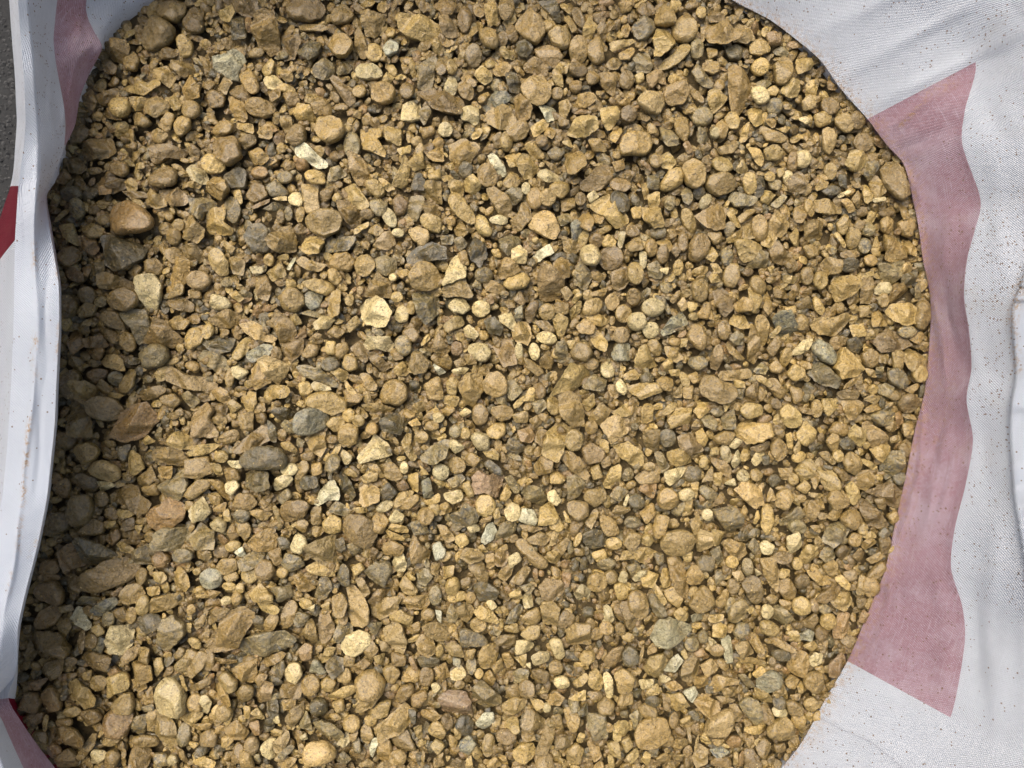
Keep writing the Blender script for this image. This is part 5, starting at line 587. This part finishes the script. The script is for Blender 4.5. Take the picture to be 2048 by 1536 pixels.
def make(cx, cy, R, kind, ck, big=False):
    s = Stone(); s.cx, s.cy, s.kind, s.ck = cx, cy, kind, ck
    n = {'r': 2, 'a': 0, 'f': 0}[kind]; R = smooth_ring(R, n)
    nz = rng.normal(0, 1, NA); s.R = R * (1 + {'r': .045, 'a': .06, 'f': .05}[kind] * smooth_ring(nz, 1))
    x, y = s.R * np.cos(TH), s.R * np.sin(TH)
    s.area = .5 * abs(np.sum(x * np.roll(y, -1) - y * np.roll(x, -1)))
    cov = np.cov(np.stack([x, y])); ev = np.sqrt(np.maximum(np.linalg.eigvalsh(cov), 1e-6)); s.asp = ev[1] / ev[0]; minor = ev[0] * 1.41
    th = {'r': rng.uniform(.62, .9), 'a': rng.uniform(.75, 1.1), 'f': rng.uniform(.45, .65)}[kind] * minor * PX
    s.ht = th; s.hb = th * rng.uniform(.7, 1.0); s.p = {'r': rng.uniform(2.2, 3.2), 'a': rng.uniform(2.6, 4.0), 'f': rng.uniform(3.2, 4.5)}[kind]
    s.sl = rng.normal(0, {'r': .14, 'a': .30, 'f': .26}[kind], 2)
    pl = []
    m = minor * PX
    nf = {'r': rng.integers(1, 5), 'a': rng.integers(4, 8), 'f': rng.integers(2, 4)}[kind]
    a0 = rng.uniform(0, 6.28)
    for k in range(nf):
        a = a0 + k * 6.283 / max(nf, 1) + rng.uniform(-.5, .5)
        tilt = {'r': rng.uniform(.2, .6), 'a': rng.uniform(.3, 1.5), 'f': rng.uniform(.4, 1.2)}[kind]
        off = {'r': rng.uniform(.72, 1.0), 'a': rng.uniform(.55, 1.05), 'f': rng.uniform(1.0, 1.5)}[kind] * s.ht
        pl.append((math.cos(a) * tilt, math.sin(a) * tilt, off))
    if kind == 'f': pl.append((rng.normal(0, .05), rng.normal(0, .05), s.ht * .8))
    if kind == 'a' and rng.random() < .6: pl.append((rng.normal(0, .15), rng.normal(0, .15), s.ht * rng.uniform(.6, .8)))
    s.pl = pl
    s.w = [(rng.normal(0, 1) / m * 1.3, rng.normal(0, 1) / m * 1.3, rng.uniform(0, 6.28), rng.uniform(.03, .08) * s.ht * (1 if kind == 'r' else .6)) for _ in range(4)]
    c, pat, _ = COL[ck]; j = float(np.clip(rng.normal(1, .15), .65, 1.25)); hue = float(np.clip(rng.normal(0, .02), -.03, .03))
    s.col = (min(.9, c[0] * j * (1 + hue)), min(.9, c[1] * j), min(.9, c[2] * j * (1 - 2 * hue))); s.pat = min(1, pat * rng.uniform(.6, 1.4))
    return s
def top(s, rho, x, y):
    z = s.ht * np.maximum(0, 1 - rho ** s.p) ** (1 / s.p)
    for a, b, c in s.pl: z = np.minimum(z, np.maximum(c - a * x - b * y, 0 * x - s.hb * .2))
    f = np.clip((1 - rho) * 4, 0, 1)
    for a, b, ph, am in s.w: z = z + am * np.sin(a * x + b * y + ph) * f
    return z + s.sl[0] * x + s.sl[1] * y
def bot(s, rho, x, y):
    return -s.hb * np.maximum(0, 1 - rho ** 2.6) ** (1 / 2.6) + s.sl[0] * x + s.sl[1] * y

stones = []
TSTART = []
for (tx, ty, u, txt) in TILES:
    TSTART.append(len(stones))
    for it in re.split(r'[;\n]', txt):
        it = it.strip()
        if not it: continue
        kind, ck = it[0], it[1]; body = it[2:].strip()
        if body[0] == 'E':
            cx, cy, a, b, ang = [float(v) for v in body[1:].split(',')]
            t = np.radians(ang); ks = np.arange(14) * 2 * np.pi / 14
            pts = [(cx + a * math.cos(k) * math.cos(t) - b * math.sin(k) * math.sin(t), cy + a * math.cos(k) * math.sin(t) + b * math.sin(k) * math.cos(t)) for k in ks]
        else: pts = [tuple(float(v) for v in q.split(',')) for q in body.split()]
        pts = np.array([(tx + a * u, ty + b * u) for a, b in pts])
        x, y = pts[:, 0], pts[:, 1]; cr = x * np.roll(y, -1) - y * np.roll(x, -1); A = cr.sum() / 2
        cx = ((x + np.roll(x, -1)) * cr).sum() / 6 / A; cy = ((y + np.roll(y, -1)) * cr).sum() / 6 / A
        s = make(cx, cy, radial(pts * 1.0, cx, cy) * 1.08 + .6, kind, ck); s.ms = len(TSTART); stones.append(s)
# where two tiles overlap the same stone was measured twice: keep one
cell = 3.0; OX, OY = -170, -170; GW, GH = int((2050 + 170) / cell), int((1720 + 170) / cell)
def foot(s, cl, grow=1.0):
    r = s.R.max() * grow; i0, i1 = int((s.cx - r - OX) / cl), int((s.cx + r - OX) / cl) + 2; j0, j1 = int((s.cy - r - OY) / cl), int((s.cy + r - OY) / cl) + 2
    return i0, i1, j0, j1
def polar(s, cl, box):
    i0, i1, j0, j1 = box
    X = (np.arange(i0, i1) * cl + OX - s.cx)[None, :]; Y = -(np.arange(j0, j1) * cl + OY - s.cy)[:, None]
    th = np.arctan2(Y, X) % (2 * np.pi); k = th / (2 * np.pi) * NA; k0 = np.floor(k).astype(int) % NA; f = k - np.floor(k)
    Rr = s.R[k0] * (1 - f) + s.R[(k0 + 1) % NA] * f
    return np.hypot(X, Y) / Rr, X * PX + 0 * Y, Y * PX + 0 * X
owner = np.full((GH, GW), -1, int); keep = []
order = sorted(range(len(stones)), key=lambda i: -stones[i].area)
for i in order:
    s = stones[i]; b = foot(s, cell)
    if b[0] < 0 or b[2] < 0 or b[1] >= GW or b[3] >= GH: continue
    rho, _, _ = polar(s, cell, b); m = rho < .95; ow = owner[b[2]:b[3], b[0]:b[1]]
    if m.sum() == 0: continue
    o = ow[m]; cov = (o >= 0).mean(); diff = np.array([stones[k].ms != s.ms for k in np.unique(o[o >= 0])])
    lim = .38 if diff.any() else .62
    if cov > lim: continue
    ow[m & (ow < 0)] = i; keep.append(i)
stones = [stones[i] for i in keep]          # largest first
# drop the stones on a bed, largest last
cl = 1.5; GW, GH = int((2080 + 170) / cl), int((1720 + 170) / cl)
yy, xx = np.mgrid[0:GH, 0:GW]; qx = xx * cl + OX; qy = yy * cl + OY
ring = np.array([r['e'] for r in rows], float)
ringL = ring.copy(); _d = ring - (1000, 760); ringL += _d / np.linalg.norm(_d, axis=1, keepdims=True) * np.where(ring[:, :1] > 1200, 19, 9)
for i, r in enumerate(rows):
    if r['n'] and 385 < ringL[i, 1] < 1420: ringL[i, 0] -= 55      # the heap goes on under the overhanging hem
def inside(poly, X, Y):
    c = np.zeros(X.shape, bool); q = np.roll(poly, 1, 0)
    for (x0, y0), (x1, y1) in zip(poly, q):
        cond = ((y0 > Y) != (y1 > Y)); c ^= cond & (X < (x1 - x0) * (Y - y0) / (y1 - y0 + 1e-9) + x0)
    return c
INS = inside(ringL, qx, qy)
target = .004 * np.cos((qx - 1000) / 1500) * np.cos((qy - 760) / 1300) + .0022 * np.sin(qx / 170 + 1) * np.sin(qy / 210) + .0012 * np.sin(qx / 61) * np.cos(qy / 77)
Hm = target - .017
def drop(s, q, lo, hi, setH=True):
    b = foot(s, cl)
    if b[0] < 0 or b[2] < 0 or b[1] >= GW or b[3] >= GH: return False
    rho, X, Y = polar(s, cl, b); m = rho < .97; sub = Hm[b[2]:b[3], b[0]:b[1]]
    if m.sum() < 2: return False
    T = top(s, rho, X, Y); B = bot(s, rho, X, Y); z = np.quantile((sub - B)[m], q)
    tg = target[b[2]:b[3], b[0]:b[1]][m].mean(); hi_t = T[m].max()
    z = min(max(z, tg + lo - hi_t), tg + hi - hi_t); s.z = z
    sub[m] = np.maximum(sub[m], (T + z)[m]); return True
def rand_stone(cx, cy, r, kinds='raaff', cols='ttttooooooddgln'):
    kind = kinds[rng.integers(len(kinds))]; ck = cols[rng.integers(len(cols))]
    n = 7 if kind != 'r' else 9; a = np.sort(rng.uniform(0, 6.28, n) * .35 + np.arange(n) / n * 6.28 * .65 + 0); a = np.arange(n) / n * 6.283 + rng.uniform(-.28, .28, n)
    asp = rng.uniform(1.0, 2.4); t = rng.uniform(0, 3.14); pts = []
    for x in a:
        rr = r * rng.uniform(.78, 1.12); u, v = rr * math.cos(x) * math.sqrt(asp), rr * math.sin(x) / math.sqrt(asp)
        pts.append((cx + u * math.cos(t) - v * math.sin(t), cy + u * math.sin(t) + v * math.cos(t)))
    return make(cx, cy, radial(pts, cx, cy), kind, ck)
loose = []
ins_idx = np.argwhere(INS)
for k in range(9500):                                   # the bed, two layers of it, in a darker mix that paints shade into the gaps
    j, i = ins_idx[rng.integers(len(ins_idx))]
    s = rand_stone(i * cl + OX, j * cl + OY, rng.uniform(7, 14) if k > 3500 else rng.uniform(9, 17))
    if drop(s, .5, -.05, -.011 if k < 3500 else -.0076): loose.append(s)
cover = np.zeros((GH, GW), bool)
placed = []
for s in reversed(stones):
    big = min(1, math.sqrt(s.area) / 60)
    if drop(s, .66, -.0045, .0020 + .0052 * big):
        b = foot(s, cl); rho, _, _ = polar(s, cl, b); cover[b[2]:b[3], b[0]:b[1]] |= rho < 1.0; placed.append(s)
placed.reverse()
for k in range(34000):                                  # small stones in the gaps between
    j, i = ins_idx[rng.integers(len(ins_idx))]
    if cover[j, i]: continue
    frac = k / 34000; r = (14 * (1 - frac) + 4.7 * frac) * rng.uniform(.75, 1.25)
    s = rand_stone(i * cl + OX, j * cl + OY, r, 'raaaafff', 'ttttttooooolllddgn'); b = foot(s, cl)
    if b[0] < 0 or b[2] < 0 or b[1] >= GW or b[3] >= GH: continue
    rho, _, _ = polar(s, cl, b); m = rho < 1; cv = cover[b[2]:b[3], b[0]:b[1]]
    if cv[m].mean() > (.16 if frac < .6 else .32): continue
    if drop(s, .5, -.010, -.0042 - .0035 * rng.random()):
        cv |= rho < .92; loose.append(s)

def tess(s, na, nt, nb):
    """vertices, quads, tris in metres around the stone's centre"""
    k = np.arange(na) * NA / na; k0 = k.astype(int) % NA; f = k - np.floor(k); R = s.R[k0] * (1 - f) + s.R[(k0 + 1) % NA] * f; th = k / NA * 2 * np.pi
    V = []; 
    rt = np.sin(np.linspace(0, 1, nt + 1)[1:] * np.pi / 2)          # up to the outline
    rb = np.sin(np.linspace(1, 0, nb + 1)[1:-1] * np.pi / 2)
    cs, sn = np.cos(th) * R * PX, np.sin(th) * R * PX
    z0 = np.zeros(1); V.append(np.array([[0, 0, top(s, z0, z0, z0)[0]]]))
    for r in rt: X, Y = cs * r, sn * r; V.append(np.stack([X, Y, top(s, np.full(na, r), X, Y)], 1))
    for r in rb: X, Y = cs * r, sn * r; V.append(np.stack([X, Y, bot(s, np.full(na, r), X, Y)], 1))
    V.append(np.array([[0, 0, bot(s, z0, z0, z0)[0]]]))
    V = np.concatenate(V); nrng = nt + len(rb); i = np.arange(na); j = (i + 1) % na
    tris = [np.stack([np.zeros(na, int), 1 + i, 1 + j], 1)]; quads = []
    for r in range(nrng - 1): a = 1 + r * na; quads.append(np.stack([a + i, a + na + i, a + na + j, a + j], 1))
    a = 1 + (nrng - 1) * na; tris.append(np.stack([a + i, np.full(na, len(V) - 1), a + j], 1))
    return V, np.concatenate(quads), np.concatenate(tris)
def joined(name, lst, res):
    Vs, Qs, Ts, Cs, off = [], [], [], [], 0
    for s in lst:
        V, q, t = tess(s, *res(s)); c = P(s.cx, s.cy, s.z); V = V + np.array([PX * 0 + (s.cx - 1024) * PX, -(s.cy - 768) * PX, s.z])
        Vs.append(V); Qs.append(q + off); Ts.append(t + off); off += len(V); Cs.append(np.tile(np.array([*s.col, s.pat]), (len(V), 1)))
    return mesh_obj(name, np.concatenate(Vs), np.concatenate(Qs), np.concatenate(Ts), M_STONE, col=np.concatenate(Cs))
vis = lambda s: max(0, min(2048, s.cx + 14) - max(0, s.cx - 14)) > 0 and -5 < s.cx < 2050 and -5 < s.cy < 1541
ind = [s for s in placed if vis(s)][:300]
idset = set(id(s) for s in ind)
others = [s for s in placed if id(s) not in idset]
nb = len(loose)
g = joined("gravel", others, lambda s: (26, 6, 3) if s.area > 350 else (20, 5, 2))
V_small = joined("gravel_fines", loose, lambda s: (14, 4, 2) if s.area > 200 else (10, 3, 2))
tag(g, "muddy ochre gravel of mixed small rounded and chipped stones filling the bag", "gravel", kind='stuff')
tag(V_small, "fine muddy gravel packed between and under the bigger stones", "gravel", kind='stuff')
bed = mesh_obj("clay_bed", [P(*p, -.020) for p in ((-160, -150), (2000, -150), (2000, 1700), (-160, 1700))], [(0, 3, 2, 1)], [], M_BED); 
poly = [P(x, y, -.020) for x, y in ringL]; bpy.data.objects.remove(bed)
cen = P(1000, 760, -.020); bed = mesh_obj("clay_bed", [cen] + poly, [], [(0, (i + 1) % len(poly) + 1, i + 1) for i in range(len(poly))], M_BED)
tag(bed, kind='structure')
# sand grains stuck on the stones
Vg, Tg = [], []
for k in range(4500):
    j, i = ins_idx[rng.integers(len(ins_idx))]
    r = rng.uniform(.0003, .0009) * (1.5 if rng.random() < .06 else 1); x, y, z = (i * cl + OX - 1024) * PX, -(j * cl + OY - 768) * PX, Hm[j, i] - r * .2; k0 = len(Vg)
    a0 = rng.uniform(0, 6.28)
    for q in range(4): Vg.append((x + r * math.cos(a0 + q * 1.57) * rng.uniform(.7, 1.2), y + r * math.sin(a0 + q * 1.57) * rng.uniform(.7, 1.2), z + rng.uniform(-.2, .2) * r))
    Vg.append((x, y, z + r * .9))
    for q in range(4): Tg.append((k0 + q, k0 + (q + 1) % 4, k0 + 4))
gr = mesh_obj("sand", Vg, [], Tg, M_GRIT, smooth=False); tag(gr, "pale yellow sand grains stuck over the muddy stones", "sand", kind='stuff')
# ---------------------------------------------------------------- one object and one label for each of the 300 largest stones
LAND = [  # px, py, short name, full label
 (618,305,"long white stone","long white stone with pale blue patches, the whitest one in the heap"),
 (457,128,"notched whitish stone","notched grey-white stone near the top, left of the middle, against a brown oval pebble"),
 (988,197,"smooth greyish chip","smooth greyish chip lying on the upper edge of a round pitted tan stone"),
 (1003,232,"lumpy stone","lumpy rounded tan stone half covered by the smooth greyish chip"),
 (1072,181,"round pitted stone","round pitted tan stone with one small dark hole near its top"),
 (262,437,"big orange-brown stone","big orange-brown stone with a grey broken face, largest by the left hem"),
 (848,553,"big round beige pebble","big round tan pebble right below the long ridged dark stone"),
 (648,444,"large oval tan pebble","large smooth oval tan pebble below an upright beige slab"),
 (752,623,"round yellow-cream stone","large round yellow-cream stone with shiny marbled face"),
 (372,760,"long notched beige stone","long flat beige stone with a notched upper edge, lying left of the middle"),
 (1577,650,"large blue-grey stone","large blue-grey mottled stone, the bluest in the right half of the heap"),
 (1146,763,"big ridged blade","big tan blade-shaped stone with a straight ridge and pointed lower end"),
 (1143,816,"ridged tan block","large tan ridged block just below the pointed blade-shaped stone"),
 (1113,881,"upright golden slab","upright flat golden tan slab with a pale vein across it"),
 (975,970,"reddish stone","reddish pink stone with scalloped upper edge, the reddest in the heap"),
 (752,903,"pale triangular flake","pale triangular flake with a sharp bright ridge"),
 (533,1291,"long veined grey stone","long grey-brown flat stone with pale veins like cracks"),
 (457,1260,"big folded tan stone","big tan stone with wrinkled face directly above the long veined grey stone"),
 (910,1411,"purplish stone","large purplish pink-grey flat stone near the bottom edge"),
 (337,1392,"big yellow lump","big rough yellow rounded lump near the bottom left"),
 (1348,1266,"grey-green leaf-shaped stone","pale grey-green leaf-shaped stone tapering to the right"),
 (1218,419,"flat beige slab","flat beige slab with a pointed upper corner, lying diagonally"),
 (1480,178,"upright tan block","long upright tan block near the top right, rounded at its upper end"),
 (1063,1112,"long tan bar","long smooth tan bar-shaped stone lying diagonally"),
 (905,553,"cream wedge","bright cream wedge-shaped stone pointing up"),
 (330,1030,"orange stone","rounded orange stone with a pale right half, on the left side"),
 (1798,360,"smooth brown slab","large smooth brown oval slab against the pink wall at the upper right"),
 (137,1123,"orange-brown block","orange-brown square block close to the left hem"),
 (238,1283,"round cream lump","round cream lump with a crumbly rim at the lower left"),
 (715,1212,"beige tear-shaped stone","big beige tear-shaped stone lying upright left of the bottom middle"),
 (711,1290,"freckled cream stone","round cream stone with brown freckles, below the big beige tear-shaped one"),
 (789,1285,"smooth beige oval","smooth beige oval stone leaning to the right, right of a freckled cream one"),
 (1300,1466,"big domed stone","big domed tan stone with fine cracks at the bottom edge, right half"),
 (1440,1450,"round tan disc","large round tan disc notched at its upper left, near the bottom right"),
 (634,1510,"rough beige boulder","rough rounded beige stone cut by the bottom edge of the heap"),
 (790,1448,"broad brown plate","broad angular brown plate near the bottom, beads of wet clay on it"),
 (250,852,"striated brown stone","large brown stone with parallel ridges, near the left hem"),
 (1440,780,"heart-shaped stone","large smooth heart-shaped tan stone in the right half"),
 (820,33,"shiny ridged slab","large ochre slab with a bright lower face at the top edge"),
 (293,585,"pointed cream stone","cream stone pointed at its lower end with a small round pit"),
 (1808,632,"bright ridged stone","bright tan angular stone with a diagonal ridge beside the pink stripe"),
 (1793,683,"speckled long stone","long pinkish speckled stone under the bright ridged one by the right wall"),
 (590,22,"round top-edge stone","large rounded stone cut by the top edge of the picture"),
 (1378,1090,"rounded knobbly stone","large knobbly tan stone with two bulges"),
]
LAND = [l for l in LAND if l[2] != 'x']
land_of = {}
for L in LAND:
    best = min(ind, key=lambda s: math.hypot(s.cx - L[0], s.cy - L[1]) - .15 * math.sqrt(s.area))
    if math.hypot(best.cx - L[0], best.cy - L[1]) < 26 and id(best) not in land_of: land_of[id(best)] = L
    else: print("landmark missing", L[2], int(best.cx), int(best.cy))
print("landmarks", len(land_of))
lms = [(s, land_of[id(s)]) for s in ind if id(s) in land_of]
areas = sorted([s.area for s in ind], reverse=True); a1, a2 = areas[70], areas[185]
SH = {'r': 'rounded', 'a': 'angular', 'f': 'flat'}
DIRS = ["right of", "to the upper right of", "above", "to the upper left of", "left of", "to the lower left of", "below", "to the lower right of"]
rec = {}
for s in ind:
    if id(s) in land_of: continue
    size = 'large' if s.area > a1 else ('medium' if s.area > a2 else 'small')
    m, L = min(lms, key=lambda t: math.hypot(s.cx - t[0].cx, s.cy - t[0].cy)); dx, dy = s.cx - m.cx, -(s.cy - m.cy)
    d = DIRS[int(round((math.atan2(dy, dx) % (2 * math.pi)) / (math.pi / 4))) % 8]
    noun = 'pebble' if s.kind == 'r' else 'stone'
    word = ('long ' if s.asp > 1.75 else '') + SH[s.kind]
    rec.setdefault((size + ' ' + word + ' ' + COL[s.ck][2] + ' ' + noun, d, L[2]), []).append((math.hypot(dx, dy), s))
labels = {}
for (desc, d, ln), lst in rec.items():
    lst.sort(key=lambda t: t[0])
    for k, (dist, s) in enumerate(lst):
        base = f"{desc} {d} the {ln}"
        if len(lst) > 1: base += [", the nearer" if len(lst) == 2 else ", the nearest", ", the farther" if len(lst) == 2 else ", second nearest", ", third nearest", ", fourth nearest", ", fifth nearest"][min(k, 4)]
        labels[id(s)] = base
assert len(set(labels.values())) == len(labels), "label clash"
print("longest label", max(len(l.split()) for l in labels.values()))
for s in ind:
    V, q, t = tess(s, 48 if s.kind != 'r' else 36, 12, 4)
    lowz = V[:, 2].min(); V[:, 2] -= lowz
    name = {'r': 'pebble', 'a': 'stone', 'f': 'flat_stone'}[s.kind]
    o = mesh_obj(name, V, q, t, M_STONE, col=np.tile(np.array([*s.col, s.pat]), (len(V), 1)), loc=((s.cx - 1024) * PX, -(s.cy - 768) * PX, s.z + lowz))
    lab = land_of[id(s)][3] if id(s) in land_of else labels[id(s)]
    tag(o, lab, 'pebble' if s.kind == 'r' else 'stone', 'the larger stones lying on top of the gravel')
print("stones", len(placed), "loose", len(loose))
